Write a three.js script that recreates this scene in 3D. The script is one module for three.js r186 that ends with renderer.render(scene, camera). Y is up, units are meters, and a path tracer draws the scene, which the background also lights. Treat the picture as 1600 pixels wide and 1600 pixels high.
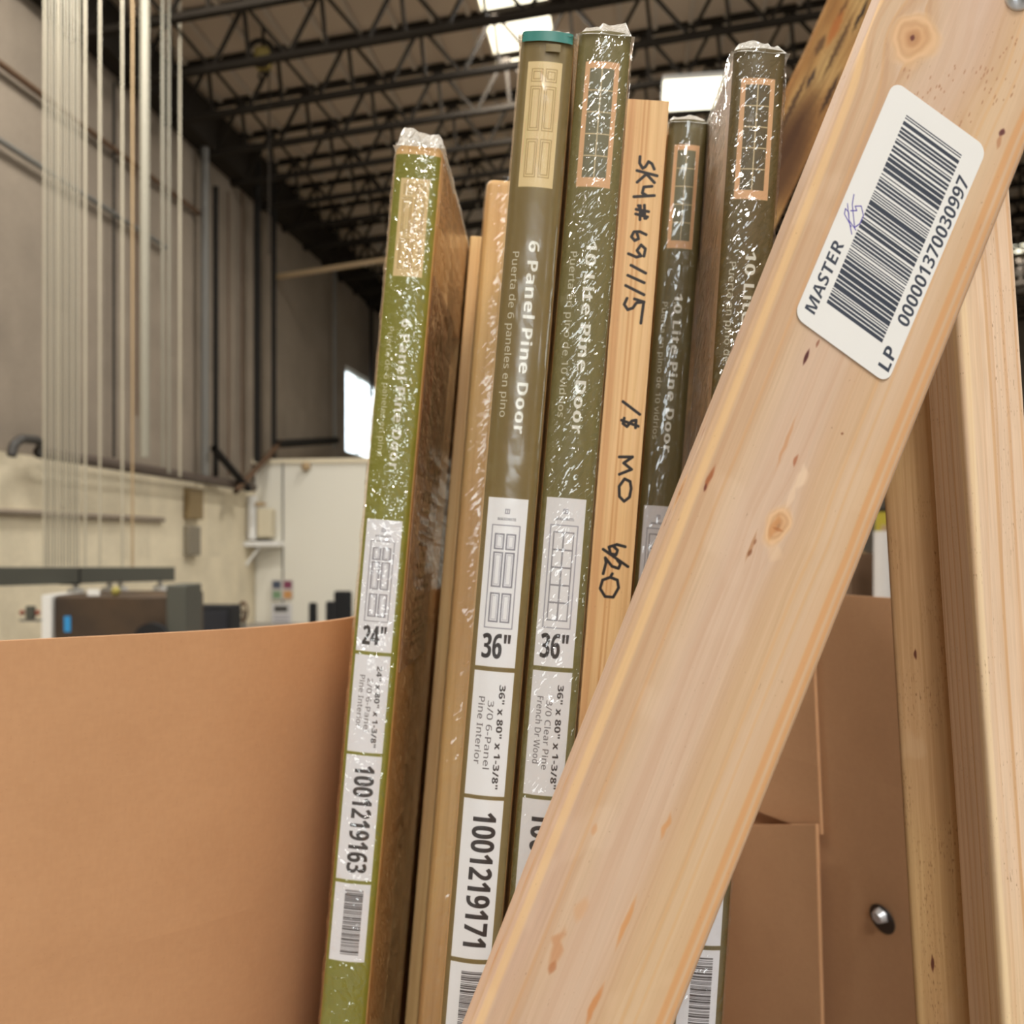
import * as THREE from 'three';
import { mergeGeometries as mergeAll } from 'three/addons/utils/BufferGeometryUtils.js';
import { RoundedBoxGeometry } from 'three/addons/geometries/RoundedBoxGeometry.js';
import { RectAreaLightUniformsLib } from 'three/addons/lights/RectAreaLightUniformsLib.js';

// ---------------------------------------------------------------- camera, light, exposure
const EYE = 1.68, F = 1478, HZ = 850;                    // eye height, focal length and horizon row for a 1600 x 1600 frame
const scene = new THREE.Scene();
scene.background = new THREE.Color().setRGB(5.2, 5.9, 6.2);   // bright overcast sky, seen through the wall window only
const camera = new THREE.PerspectiveCamera(2 * Math.atan(800 / F) * 180 / Math.PI, 1, 0.05, 300);
camera.position.set(0, EYE, 0);
camera.lookAt(0, EYE, -1);
camera.setViewOffset(1600, 1600, 0, 800 - HZ, 1600, 1600);
camera.focus = 0.56;
camera.userData.fStop = 9.5;
const renderer = new THREE.WebGLRenderer({ antialias: true });
renderer.toneMapping = THREE.LinearToneMapping;
renderer.toneMappingExposure = 0.77;
renderer.shadowMap.enabled = true;
RectAreaLightUniformsLib.init();

const TH = Math.atan(190 / F);                           // the hall is turned by this angle against the line of sight
const WALL = 8.1;                                        // distance from the camera to the left wall
const cT = Math.cos(TH), sT = Math.sin(TH);
const bpoint = (x, y, z) => new THREE.Vector3(x * cT - z * sT, y, x * sT + z * cT);
const deckY = (x) => 9.95 + 0.1 * (x + WALL);
const ROOF = Math.atan(0.1);
// skylights, all but first two added for light: [x, distance along the hall, width, length]
const SKYLIGHTS = [
  [-1.95, 16.1, 1.1, 2.5], [13.6, 35.4, 1.3, 2.4], [-5.2, 9.4, 1.3, 2.6], [-5.4, 3.4, 1.3, 2.6], [3.2, -4.6, 1.5, 3.0], [1.6, -9.4, 1.5, 3.0], [5.5, 11.0, 1.3, 2.6],
];
// high windows behind the camera: [x centre, width] in the end wall, and one in the right wall [along, width]
const PANES_Y = 3.0, PANES_H = 3.6, END_WINDOWS = [[1.5, 6.2]], SIDE_WINDOW = [-2.0, 3.6];
const SKY_COLOR = new THREE.Color().setRGB(1.0, 0.965, 0.90), SKY_POWER = 88;
for (const [x, s, w, l] of SKYLIGHTS) {
  const lamp = new THREE.RectAreaLight(SKY_COLOR, SKY_POWER, w * 0.96, l * 0.96);
  lamp.position.copy(bpoint(x, deckY(x) - 0.10, -s));
  lamp.rotation.set(-Math.PI / 2, 0, 0);
  const q = new THREE.Quaternion().setFromEuler(new THREE.Euler(0, -TH, ROOF, 'YZX'));
  lamp.quaternion.copy(q.multiply(new THREE.Quaternion().setFromEuler(new THREE.Euler(-Math.PI / 2, 0, 0))));
  lamp.name = 'skylight_daylight';
  scene.add(lamp);
}

const DAY_COLOR = new THREE.Color().setRGB(0.95, 0.985, 1.0), DAY_POWER = 5.5, S0 = -16, XR = 20;   // hall end behind the camera, right wall
for (const [x, w] of END_WINDOWS) {
  const lamp = new THREE.RectAreaLight(DAY_COLOR, DAY_POWER, w * 0.98, PANES_H * 0.98);
  lamp.position.copy(bpoint(x, PANES_Y + PANES_H / 2, -S0 - 0.02)); lamp.rotation.set(0, -TH, 0); lamp.name = 'window_daylight'; scene.add(lamp);
}
{
  const [a, w] = SIDE_WINDOW, lamp = new THREE.RectAreaLight(DAY_COLOR, DAY_POWER, w * 0.98, PANES_H * 0.98);
  lamp.position.copy(bpoint(XR - 0.02, PANES_Y + PANES_H / 2, -a)); lamp.rotation.set(0, Math.PI / 2 - TH, 0); lamp.name = 'window_daylight'; scene.add(lamp);
}

// ---------------------------------------------------------------- helpers
const at = (px, py, d) => new THREE.Vector3((px - 800) / F * d, EYE + (HZ - py) / F * d, -d);
function rng(seed) { let s = seed >>> 0; return () => { s = (s + 0x6D2B79F5) >>> 0; let t = s; t = Math.imul(t ^ (t >>> 15), t | 1); t ^= t + Math.imul(t ^ (t >>> 7), t | 61); return ((t ^ (t >>> 14)) >>> 0) / 4294967296; }; }
function hash(x, y, s) { let h = Math.imul(x | 0, 374761393) ^ Math.imul(y | 0, 668265263) ^ Math.imul(s | 0, 1274126177); h = Math.imul(h ^ (h >>> 13), 1274126177); return ((h ^ (h >>> 16)) >>> 0) / 4294967295; }
function vn(x, y, s = 0, p = 0) {                        // value noise, 0..1, of period p if given
  const x0 = Math.floor(x), y0 = Math.floor(y), fx = x - x0, fy = y - y0, u = fx * fx * (3 - 2 * fx), v = fy * fy * (3 - 2 * fy);
  const w = (k) => p ? ((k % p) + p) % p : k, a = w(x0), b = w(x0 + 1), c = w(y0), d = w(y0 + 1);
  return (hash(a, c, s) * (1 - u) + hash(b, c, s) * u) * (1 - v) + (hash(a, d, s) * (1 - u) + hash(b, d, s) * u) * v;
}
const fbm = (x, y, s, n = 3) => { let a = 0, k = 0.5, t = 0; for (let i = 0; i < n; i++) { a += k * vn(x, y, s + i * 17); t += k; x *= 2.03; y *= 2.03; k *= 0.5; } return a / t; };
const mix = (a, b, t) => a + (b - a) * t, clamp = (v, a = 0, b = 1) => Math.min(b, Math.max(a, v)), sstep = (a, b, v) => { const t = clamp((v - a) / (b - a)); return t * t * (3 - 2 * t); };
const taken = {};
function numbered(n) { if (!(n in taken)) { taken[n] = 0; return n; } taken[n]++; return `${n}_${String(taken[n]).padStart(3, '0')}`; }
function lit(o) { o.traverse((c) => { if (c.isMesh) { c.castShadow = true; c.receiveShadow = true; } }); return o; }
function tag(o, label, category, group, kind) { if (label) o.userData.label = label; if (category) o.userData.category = category; if (group) o.userData.group = group; if (kind) o.userData.kind = kind; return o; }
function thing(name, label, category, group) { const g = new THREE.Group(); g.name = numbered(name); tag(g, label, category, group); scene.add(g); return g; }
function part(name, geo, mat, parent, label) { const m = new THREE.Mesh(geo, mat); m.name = name; m.castShadow = m.receiveShadow = true; if (label) m.userData.label = label; parent.add(m); return m; }
function single(name, geo, mat, label, category, group, kind) { const m = new THREE.Mesh(geo, mat); m.name = numbered(name); m.castShadow = m.receiveShadow = true; tag(m, label, category, group, kind); scene.add(m); return m; }
function struct(name, geo, mat, label) { return single(name, geo, mat, label, 'structure', null, 'structure'); }
function inHall(o, x, y, z) { o.position.copy(bpoint(x, y, z)); o.rotation.set(0, -TH, 0); return o; }
const mergeGeometries = (a) => mergeAll(a.map((g) => (g.index ? g.toNonIndexed() : g)));
const box = (w, h, d, x = 0, y = 0, z = 0) => new THREE.BoxGeometry(w, h, d).translate(x, y, z);
const rbox = (w, h, d, r = 0.003, x = 0, y = 0, z = 0) => { const g = new RoundedBoxGeometry(w, h, d, 2, Math.min(r, w / 2.1, h / 2.1, d / 2.1)); g.clearGroups(); return g.translate(x, y, z); };
function metreUV(g, ou = 0, ov = 0) {                    // uv in metres, the grain (v) along y
  const p = g.attributes.position, n = g.attributes.normal, uv = new Float32Array(p.count * 2);
  for (let i = 0; i < p.count; i++) {
    const nx = Math.abs(n.getX(i)), ny = Math.abs(n.getY(i)), nz = Math.abs(n.getZ(i));
    if (nx >= ny && nx >= nz) { uv[2 * i] = p.getZ(i) + ou; uv[2 * i + 1] = p.getY(i) + ov; }
    else if (nz >= ny) { uv[2 * i] = p.getX(i) + ou; uv[2 * i + 1] = p.getY(i) + ov; }
    else { uv[2 * i] = p.getX(i) + ou; uv[2 * i + 1] = p.getZ(i) + ov; }
  }
  g.setAttribute('uv', new THREE.BufferAttribute(uv, 2));
  return g;
}
function tubeBetween(pts, r, seg = 8, n = 0) { const c = pts.length === 2 ? new THREE.LineCurve3(pts[0], pts[1]) : new THREE.CatmullRomCurve3(pts, false, 'catmullrom', 0.2); return new THREE.TubeGeometry(c, n || (pts.length === 2 ? 1 : pts.length * 8), r, seg, false); }
function dataTexture(w, h, fn, srgb = true, wrap = THREE.RepeatWrapping) {
  const a = new Uint8Array(w * h * 4);
  for (let j = 0; j < h; j++) for (let i = 0; i < w; i++) { const c = fn(i, j), k = (j * w + i) * 4; a[k] = clamp(c[0], 0, 255); a[k + 1] = clamp(c[1], 0, 255); a[k + 2] = clamp(c[2], 0, 255); a[k + 3] = 255; }
  const t = new THREE.DataTexture(a, w, h, THREE.RGBAFormat);
  t.wrapS = t.wrapT = wrap; t.magFilter = THREE.LinearFilter; t.minFilter = THREE.LinearFilter; if (srgb) t.colorSpace = THREE.SRGBColorSpace; t.needsUpdate = true;
  return t;
}
function canvasTexture(w, h, draw) {
  const c = document.createElement('canvas'); c.width = w; c.height = h; const x = c.getContext('2d'); draw(x, w, h);
  const t = new THREE.CanvasTexture(c); t.colorSpace = THREE.SRGBColorSpace; t.magFilter = THREE.LinearFilter; t.minFilter = THREE.LinearFilter; return t;
}
const std = (color, roughness = 0.8, extra = {}) => new THREE.MeshStandardMaterial({ color, roughness, ...extra });

// wood: colours as sRGB triples; knots [u, v, radius across, stretch along, darkness]; marks [u, v, half length, half width, r, g, b, strength]
function woodPixel(o) {
  const { early, late, pink, seed, ring = 0.006, lateAmt = 0.5, wander = 0.4, fleck = 0.3, knots = [], marks = [], bands = [] } = o;
  return (u, v) => {
    let g = u, inside = 0, kc = null;
    for (const [ku, kv, r, e, dk] of knots) {
      const du = u - ku, dv = v - kv, wv = dv / (r * e * 1.5);
      g -= Math.sign(du) * r * 0.95 * Math.exp(-wv * wv) * Math.exp(-Math.abs(du) / (r * 2.4));
      const wob = 0.85 + 0.3 * vn(u * 160, v * 160, seed + 3), d = Math.hypot(du / r, dv / (r * e)) / wob;
      if (d < 1.25) { const a = sstep(1.2, 0.8, d); if (a > inside) { inside = a; kc = [d, dk]; } }
    }
    const slow = fbm(v * 2.2 + 5, u * 14, seed + 1, 3) - 0.5, w2 = fbm(v * 9, u * 40, seed + 2, 2) - 0.5;
    const q = (g + slow * ring * wander * 6 + w2 * ring * wander) / ring;
    const fr = q - Math.floor(q), line = Math.pow(fr, 3.5) * sstep(1.0, 0.93, fr);
    const strong = vn(Math.floor(q) * 0.77, v * 1.3, seed + 4), amt = o.figure ? lateAmt * 1.3 * sstep(0.45, 0.8, strong) : lateAmt * (0.25 + 1.1 * strong);
    const patch = fbm(u * 22, v * 5, seed + 5, 3), fib = vn(u * 2600, v * 55, seed + 6) - 0.5, fib2 = vn(u * 900, v * 16, seed + 7) - 0.5;
    let c = [0, 1, 2].map((k) => mix(mix(early[k], pink[k], sstep(0.35, 0.68, patch)), late[k], clamp(line * amt)) + fib * 9 + fib2 * 10);
    if (o.figure) { const f1 = sstep(0.45, 0.62, fbm(g * 75 + 3, v * 1.5, seed + 20, 3)) * 0.30, f2 = sstep(0.58, 0.78, fbm(g * 300, v * 2.6, seed + 24, 2)) * 0.30, f3 = sstep(0.60, 0.72, fbm(u * 45, v * 26, seed + 28, 3)) * 0.14; c = c.map((x, k) => mix(mix(mix(x, late[k], f1 * o.figure), late[k], f2 * o.figure), 238 - k * 22, f3 * o.figure)); }
    for (const [bu, bw, br, bg, bb, st] of bands) { const t = st * sstep(bw, bw * 0.3, Math.abs(g - bu + slow * 0.004)); c = [mix(c[0], br, t), mix(c[1], bg, t), mix(c[2], bb, t)]; }
    if (fleck) { const fl = sstep(0.97 - 0.05 * fleck, 1.0, vn(u * 2100, v * 420, seed + 8)) * sstep(0.35, 0.7, vn(u * 90, v * 30, seed + 9)); if (fl > 0) c = c.map((x, k) => x * (1 - fl * (0.24 + k * 0.05))); }
    if (kc) {
      const rr = Math.sin(kc[0] * 17 + vn(u * 300, v * 300, seed) * 2.0), dark = kc[1] * sstep(0.25, 0.0, kc[0]), t = clamp(kc[0]);
      const kcol = [mix(186, 222, t) + rr * 7, mix(132, 184, t) + rr * 8, mix(84, 142, t) + rr * 8];
      c = c.map((x, k) => mix(x, kcol[k] * (1 - 0.5 * dark), inside * 0.85));
    }
    for (const [mu, mv, ml, mw, r, gg, b, st] of marks) {
      if (v - mv > ml || mv - v > ml) continue; const dv = (v - mv) / ml, du = (u - mu + (vn(v * 240, 1, seed) - 0.5) * Math.min(mw, 0.004) * 0.6) / (mw * Math.max(0.15, 1 - dv * dv * 0.8));
      const d = Math.hypot(du, dv); if (d < 1) { const t = st * sstep(1, 0.35, d); c = [mix(c[0], r, t), mix(c[1], gg, t), mix(c[2], b, t)]; }
    }
    return c;
  };
}
function woodTexture(w, h, mw, mh, o, wrap = THREE.MirroredRepeatWrapping) {
  const f = woodPixel(o), t = dataTexture(w, h, (i, j) => f((i + 0.5) / w * mw + (o.u0 || 0), (j + 0.5) / h * mh + (o.v0 || 0)), true, wrap);
  t.repeat.set(1 / mw, 1 / mh);
  return t;
}
// a sawn board along y: face across x towards +z, eased edges, uv in metres running round the section from the left front edge
function boardGeometry(w, len, t, r, seed, wane = 0) {
  const sec = [], N = 4, cx = w / 2 - r, cz = t / 2 - r;
  const cor = [[-cx, cz, Math.PI, Math.PI / 2], [cx, cz, Math.PI / 2, 0], [cx, -cz, 0, -Math.PI / 2], [-cx, -cz, -Math.PI / 2, -Math.PI]];
  for (const [x, z, a0, a1] of cor) for (let k = 0; k <= N; k++) { const a = mix(a0, a1, k / N); sec.push([x + r * Math.cos(a), z + r * Math.sin(a)]); }
  sec.push(sec[0].slice());
  const per = [0]; for (let k = 1; k < sec.length; k++) per.push(per[k - 1] + Math.hypot(sec[k][0] - sec[k - 1][0], sec[k][1] - sec[k - 1][1]));
  const off = per[N >> 1], rows = Math.max(2, Math.round(len / 0.02)), pos = [], uv = [], idx = [], M = sec.length;
  for (let j = 0; j <= rows; j++) for (let k = 0; k < M; k++) {
    const y = len * j / rows, n = (fbm(y * 6, (k % (M - 1)) * 0.7, seed, 2) - 0.5) * (0.0008 + wane), s = 1 + n / (w / 2);
    pos.push(sec[k][0] * s, y, sec[k][1] * (1 + n / (t / 2) * 0.6)); uv.push(per[k] - off, y);
  }
  for (let j = 0; j < rows; j++) for (let k = 0; k < M - 1; k++) { const a = j * M + k, b = a + 1, c = a + M, d = c + 1; idx.push(a, b, c, b, d, c); }
  for (const j of [0, rows]) {
    const base = pos.length / 3; for (let k = 0; k < M; k++) { const q = (j * M + k) * 3; pos.push(pos[q], pos[q + 1], pos[q + 2]); uv.push(sec[k][0], sec[k][1] * 0.3); }
    for (let k = 1; k < M - 2; k++) j ? idx.push(base, base + k + 1, base + k) : idx.push(base, base + k, base + k + 1);
  }
  const g = new THREE.BufferGeometry(); g.setAttribute('position', new THREE.Float32BufferAttribute(pos, 3)); g.setAttribute('uv', new THREE.Float32BufferAttribute(uv, 2)); g.setIndex(idx.reverse()); g.computeVertexNormals();
  return g;
}

// ---------------------------------------------------------------- the hall
const concreteTex = dataTexture(512, 512, (i, j) => { const a = fbm(i / 64, j / 64, 5, 4), b = vn(i / 3, j / 3, 9), c = vn(i / 16, j / 90, 12), v = 232 + (a - 0.5) * 34 + (b - 0.5) * 10 + (c - 0.5) * 6; return [v, v * 0.985, v * 0.965]; });
concreteTex.repeat.set(1 / 5, 1 / 5);
const M = {
  concrete: new THREE.MeshStandardMaterial({ color: new THREE.Color(0.335, 0.285, 0.23), map: concreteTex, roughness: 0.9 }),
  cream: new THREE.MeshStandardMaterial({ color: new THREE.Color(0.90, 0.82, 0.63), map: concreteTex, roughness: 0.75 }),
  floor: new THREE.MeshStandardMaterial({ color: new THREE.Color(0.34, 0.32, 0.30), map: concreteTex, roughness: 0.45 }),
  deck: std(new THREE.Color(0.52, 0.41, 0.30), 0.85),
  steel: new THREE.MeshPhysicalMaterial({ color: new THREE.Color(0.026, 0.021, 0.016), roughness: 0.9, specularIntensity: 0.25 }),
  rib: std(new THREE.Color(0.50, 0.42, 0.33), 0.8),
  pipePale: std(new THREE.Color(0.44, 0.395, 0.30), 0.5),
  pipeGreen: std(new THREE.Color(0.27, 0.25, 0.195), 0.55),
  pipeGrey: std(new THREE.Color(0.16, 0.155, 0.14), 0.5),
  pipeTan: std(new THREE.Color(0.40, 0.28, 0.15), 0.6),
  pipeRust: std(new THREE.Color(0.11, 0.06, 0.03), 0.7),
  pipeBlack: new THREE.MeshPhysicalMaterial({ color: new THREE.Color(0.022, 0.02, 0.018), roughness: 0.9, specularIntensity: 0.25 }),
  office: std(new THREE.Color(0.74, 0.71, 0.62), 0.7),
  greenGrey: std(new THREE.Color(0.075, 0.075, 0.06), 0.6),
  black: std(new THREE.Color(0.010, 0.010, 0.011), 0.9),
  white: std(new THREE.Color(0.78, 0.77, 0.74), 0.6),
};
const S1 = 46;                                          // far end of the hall
{
  const b = struct('floor', metreUV(box(XR + WALL, 0.3, S1 - S0).rotateX(0)), M.floor, 'smooth grey concrete warehouse floor'); inHall(b, (XR - WALL) / 2, -0.15, -(S0 + S1) / 2);
  // left wall with a window opening, upper bare concrete and lower cream paint panel standing slightly proud
  const y0 = 2.87, yt = 10.05, sh = new THREE.Shape([[S0, 0], [S1, 0], [S1, yt], [S0, yt]].map((p) => new THREE.Vector2(...p)));
  const w0 = 26.0, w1 = 31.0, h0 = 4.28, h1 = 6.75;
  sh.holes.push(new THREE.Path([[w0, h0], [w0, h1], [w1, h1], [w1, h0]].map((p) => new THREE.Vector2(...p))));
  const g = new THREE.ExtrudeGeometry(sh, { depth: 0.3, bevelEnabled: false }).rotateY(Math.PI / 2);   // shape x -> -z, thickness -> +x
  const wl = struct('wall_left', g, M.concrete, 'bare taupe concrete wall of the warehouse behind the pipes'); inHall(wl, -WALL - 0.3, 0, 0);
  const low = struct('trim_1', metreUV(box(0.04, y0, S1 - S0)), M.cream, 'cream painted lower band of the concrete wall'); inHall(low, -WALL + 0.02, y0 / 2, -(S0 + S1) / 2);
  const win = thing('window_1', 'bright daylit window high in the concrete wall', 'window'); win.userData.kind = 'structure'; inHall(win, -WALL - 0.15, h0, -(w0 + w1) / 2);
  const fr = []; const W = w1 - w0, H = h1 - h0;
  fr.push(box(0.1, 0.08, W, 0, 0.04, 0), box(0.1, 0.08, W, 0, H - 0.04, 0)); for (const k of [0, 0.37, 0.68, 1]) fr.push(box(0.1, H, 0.09, 0, H / 2, -W / 2 + 0.045 + k * (W - 0.09)));
  part('window_frame', mergeGeometries(fr), M.white, win);
  const glass = new THREE.MeshPhysicalMaterial({ color: 0xffffff, transmission: 1, thickness: 0, roughness: 0.02, ior: 1.5 });
  for (const [a, b2] of [[0, 0.37], [0.37, 0.68], [0.68, 1]]) part('pane', box(0.006, H - 0.16, (b2 - a) * (W - 0.09) - 0.09, 0, H / 2, -W / 2 + 0.045 + (a + b2) / 2 * (W - 0.09)), glass, win);
  inHall(struct('wall_back', metreUV(box(XR + WALL, 14.5, 0.3)), M.concrete, 'far end wall of the warehouse'), (XR - WALL) / 2, 7.25, -S1 - 0.15);
  const V2 = (a) => a.map((p) => new THREE.Vector2(...p)), rs = new THREE.Shape(V2([[-WALL, 0], [XR, 0], [XR, 14.5], [-WALL, 14.5]])), py0 = PANES_Y, py1 = PANES_Y + PANES_H;
  const glazed = (name, label, w) => { const t = thing(name, label, 'window'); t.userData.kind = 'structure'; const g2 = []; g2.push(box(w, 0.08, 0.1, 0, 0.04, 0), box(w, 0.08, 0.1, 0, PANES_H - 0.04, 0)); for (const k of [0, 0.333, 0.667, 1]) g2.push(box(0.08, PANES_H, 0.1, -w / 2 + 0.04 + k * (w - 0.08), PANES_H / 2, 0)); part('window_frame', mergeGeometries(g2), M.greenGrey, t); for (let k = 0; k < 3; k++) part('pane', box((w - 0.08) / 3 - 0.08, PANES_H - 0.16, 0.006, -w / 2 + 0.04 + (k + 0.5) * (w - 0.08) / 3, PANES_H / 2, 0), glass, t); return t; };
  for (const [x, w] of END_WINDOWS) rs.holes.push(new THREE.Path(V2([[x - w / 2, py0], [x - w / 2, py1], [x + w / 2, py1], [x + w / 2, py0]])));
  inHall(struct('wall_rear', new THREE.ExtrudeGeometry(rs, { depth: 0.3, bevelEnabled: false }), M.concrete, 'end wall of the warehouse with high windows'), 0, 0, -S0);
  END_WINDOWS.forEach(([x, w], i) => inHall(glazed(`window_${i + 2}`, 'wide high daylit window in the end wall', w), x, py0, -S0 + 0.15));
  { const [a, w] = SIDE_WINDOW, ws = new THREE.Shape(V2([[S0, 0], [S1, 0], [S1, 14.5], [S0, 14.5]])); ws.holes.push(new THREE.Path(V2([[a - w / 2, py0], [a - w / 2, py1], [a + w / 2, py1], [a + w / 2, py0]])));
    inHall(struct('wall_right', new THREE.ExtrudeGeometry(ws, { depth: 0.3, bevelEnabled: false }).rotateY(Math.PI / 2), M.concrete, 'long side wall of the warehouse opposite the pipes'), XR, 0, 0);
    const t = inHall(glazed('window_3', 'high daylit window in the long wall opposite the pipes', w), XR + 0.15, py0, -a); t.rotation.y = Math.PI / 2 - TH; }
  // sloped roof deck with openings for the skylights and ribs running along the hall
  const L = (XR + WALL + 0.6) / Math.cos(ROOF), roof = new THREE.Shape([[-0.3, S0 - 0.3], [L - 0.3, S0 - 0.3], [L - 0.3, S1 + 0.3], [-0.3, S1 + 0.3]].map((p) => new THREE.Vector2(...p)));
  for (const [x, s, w, l] of SKYLIGHTS) { const c = (x + WALL) / Math.cos(ROOF); roof.holes.push(new THREE.Path([[c - w / 2, s - l / 2], [c - w / 2, s + l / 2], [c + w / 2, s + l / 2], [c + w / 2, s - l / 2]].map((p) => new THREE.Vector2(...p)))); }
  const rg = new THREE.ExtrudeGeometry(roof, { depth: 0.25, bevelEnabled: false }).rotateX(-Math.PI / 2);
  const ceil = struct('ceiling', rg, M.deck, 'tan ribbed roof deck above the steel trusses'); inHall(ceil, -WALL, deckY(-WALL), 0); ceil.rotation.set(0, -TH, ROOF, 'YZX');
  for (let x = 0.45; x < 27; x += 0.62) {
    const cuts = SKYLIGHTS.filter((k) => Math.abs((k[0] + WALL) / Math.cos(ROOF) - x) < k[2] / 2 + 0.05).map((k) => [k[1] - k[3] / 2, k[1] + k[3] / 2]).sort((a, b2) => a[0] - b2[0]);
    let a = S0; for (const c of [...cuts, [S1, S1]]) { if (c[0] - a > 0.2) part('rib', box(0.07, 0.07, c[0] - a, x, -0.03, -(a + c[0]) / 2), M.rib, ceil); a = c[1]; }
  }
  // skylights, seen and added ones alike: glowing diffuser in a curb
  const glow = new THREE.MeshStandardMaterial({ color: 0xffffff, emissive: new THREE.Color(1, 0.93, 0.70), emissiveIntensity: 3.2, roughness: 0.6 });
  SKYLIGHTS.forEach(([x, s, w, l], i) => {
    const t = thing('skylight', 'glowing daylight panel set in the tan roof deck', 'skylight', 'skylights in the roof deck'); inHall(t, x, deckY(x), -s); t.rotation.set(0, -TH, ROOF, 'YZX');
    part('diffuser', box(w, 0.03, l, 0, 0.06, 0), glow, t);
    part('curb', mergeGeometries([box(0.05, 0.3, l + 0.1, -w / 2 - 0.025, 0.1, 0), box(0.05, 0.3, l + 0.1, w / 2 + 0.025, 0.1, 0), box(w, 0.3, 0.05, 0, 0.1, l / 2 + 0.025), box(w, 0.3, 0.05, 0, 0.1, -l / 2 - 0.025)]), M.rib, t);
  });
  // open-web steel trusses across the hall
  const x0 = 0, x1 = 26, dep = 0.92, pan = 1.25, up = new THREE.BoxGeometry(0.055, dep, 0.05), dl = Math.hypot(pan / 2, dep), di = new THREE.BoxGeometry(0.055, dl, 0.05);
  for (let k = -1; k < 22; k++) {
    const s = 14.1 + 1.4 * k; if (s > S1 - 0.5) break;
    const t = thing('roof_truss', 'dark open-web steel roof truss spanning out from the concrete wall', 'truss', 'roof trusses under the deck'); inHall(t, -WALL, 8.97, -s); t.rotation.set(0, -TH, ROOF, 'YZX');
    part('bottom_chord', box(x1, 0.085, 0.12, x1 / 2 + 0.02, 0, 0), M.steel, t); part('top_chord', box(x1, 0.08, 0.12, x1 / 2 + 0.02, dep, 0), M.steel, t);
    const n = k < 10 ? 18 : 0, sub = [];
    for (let p = 0; p < 20; p++) {
      const a = 0.3 + p * pan;
      for (const sg of [0, 1]) { const g2 = di, m = new THREE.Matrix4().makeRotationZ((sg ? 1 : -1) * Math.atan2(pan / 2, dep)).setPosition(a + pan * (sg ? 0.75 : 0.25), dep / 2, 0); if (p < n) { const w = part('web', g2, M.steel, t); w.applyMatrix4(m); } else sub.push(g2.clone().applyMatrix4(m)); }
      if (p < n) { part('strut', up, M.steel, t).position.set(a + pan / 2, dep / 2, 0.02); } else sub.push(up.clone().translate(a + pan / 2, dep / 2, 0.02));
    }
    if (sub.length) part('web_members', mergeGeometries(sub), M.steel, t).userData.kind = 'stuff';
  }
  inHall(struct('trim_2', box(0.35, 0.75, S1 - S0), M.steel, 'dark steel eave beam along the top of the concrete wall'), -WALL + 0.175, 9.42, -(S0 + S1) / 2);
}
// a point of the left wall (n metres in front of it) seen at a pixel: [along, height, depth]
function onWall(px, py, n = 0) { const t = (WALL - n) / ((800 - px) * cT + F * sT); return [t * ((px - 800) * sT + F * cT), EYE + (HZ - py) * t, t * F]; }
function wallPipe(name, label, group, px, wpx, y0, y1, mat, n = 0.12) {
  const [s, h0, d] = onWall(px, y1, n), h1 = Math.min(deckY(-WALL + n) - 0.04, y0 <= 0 ? 99 : onWall(px, y0, n)[1]), r = wpx / 2 * d / F;
  const m = single(name, new THREE.CylinderGeometry(r, r, h1 - h0, 10).translate(0, (h1 - h0) / 2, 0), mat, label, 'pipe', group); inHall(m, -WALL + n, h0, -s);
  return m;
}
for (const x of [69, 74, 79, 84, 89, 93, 98, 103, 108, 113, 118, 123]) wallPipe('conduit', 'slim grey green conduit in the tight bundle dropping to the wireway', 'conduits of the tight bundle', x, x === 69 ? 3.6 : 2.7, 0, 885, x === 69 ? M.pipePale : [M.pipeGreen, M.pipePale][x % 2], 1.6);
for (const x of [133, 156, 191, 281]) wallPipe('conduit', 'pale single conduit hanging before the concrete wall', 'pale single conduits', x, x === 133 ? 4.2 : 3.6, 0, x === 281 ? 745 : 885, M.pipePale, 1.6);
wallPipe('conduit', 'orange tan conduit between pale pipes on concrete wall', null, 207, 3.6, 0, 885, M.pipeTan, 1.6);
wallPipe('conduit', 'rust brown conduit beside orange tan conduit', null, 214, 3.6, 60, 650, M.pipeRust, 0.10);
wallPipe('conduit', 'thin dark conduit ending at the cream band', null, 178, 4.5, 130, 715, M.pipeBlack, 0.1);
wallPipe('downpipe', 'wide grey green downpipe hanging before the concrete wall', null, 226, 15, 0, 715, M.pipeGreen, 1.7);
wallPipe('conduit', 'grey conduit of the pair beside the wide downpipe', 'grey conduit pair', 254, 5, 0, 730, M.pipeGreen, 1.6);
wallPipe('conduit', 'grey conduit of the pair beside the wide downpipe', 'grey conduit pair', 264, 4, 0, 740, M.pipeGreen, 1.6);
wallPipe('downpipe', 'grey downpipe beside the black vertical pipe', null, 320, 13, 150, 745, M.pipeGrey, 0.2);
wallPipe('conduit', 'black vertical pipe reaching down to the dark pipe run', null, 337, 9, 292, 745, M.pipeBlack, 0.2);
for (const x of [357, 378]) wallPipe('conduit', 'thin brown conduit beyond the black vertical pipe', 'thin brown conduits', x, 3, 300, 745, M.pipeRust, 0.1);
for (const x of [402, 428]) wallPipe('conduit', 'dark upright pipe flanking the tan pipe frame', 'dark upright pipes', x, x < 410 ? 11 : 8, 215, 722, M.pipeBlack, 0.35);
wallPipe('conduit', 'grey pipe left of the bright window', null, 523, 5, 330, 700, M.pipeGrey, 0.25);
wallPipe('conduit', 'dark pipe right of the bright window', null, 580, 6, 300, 620, M.pipeBlack, 0.25);
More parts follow.
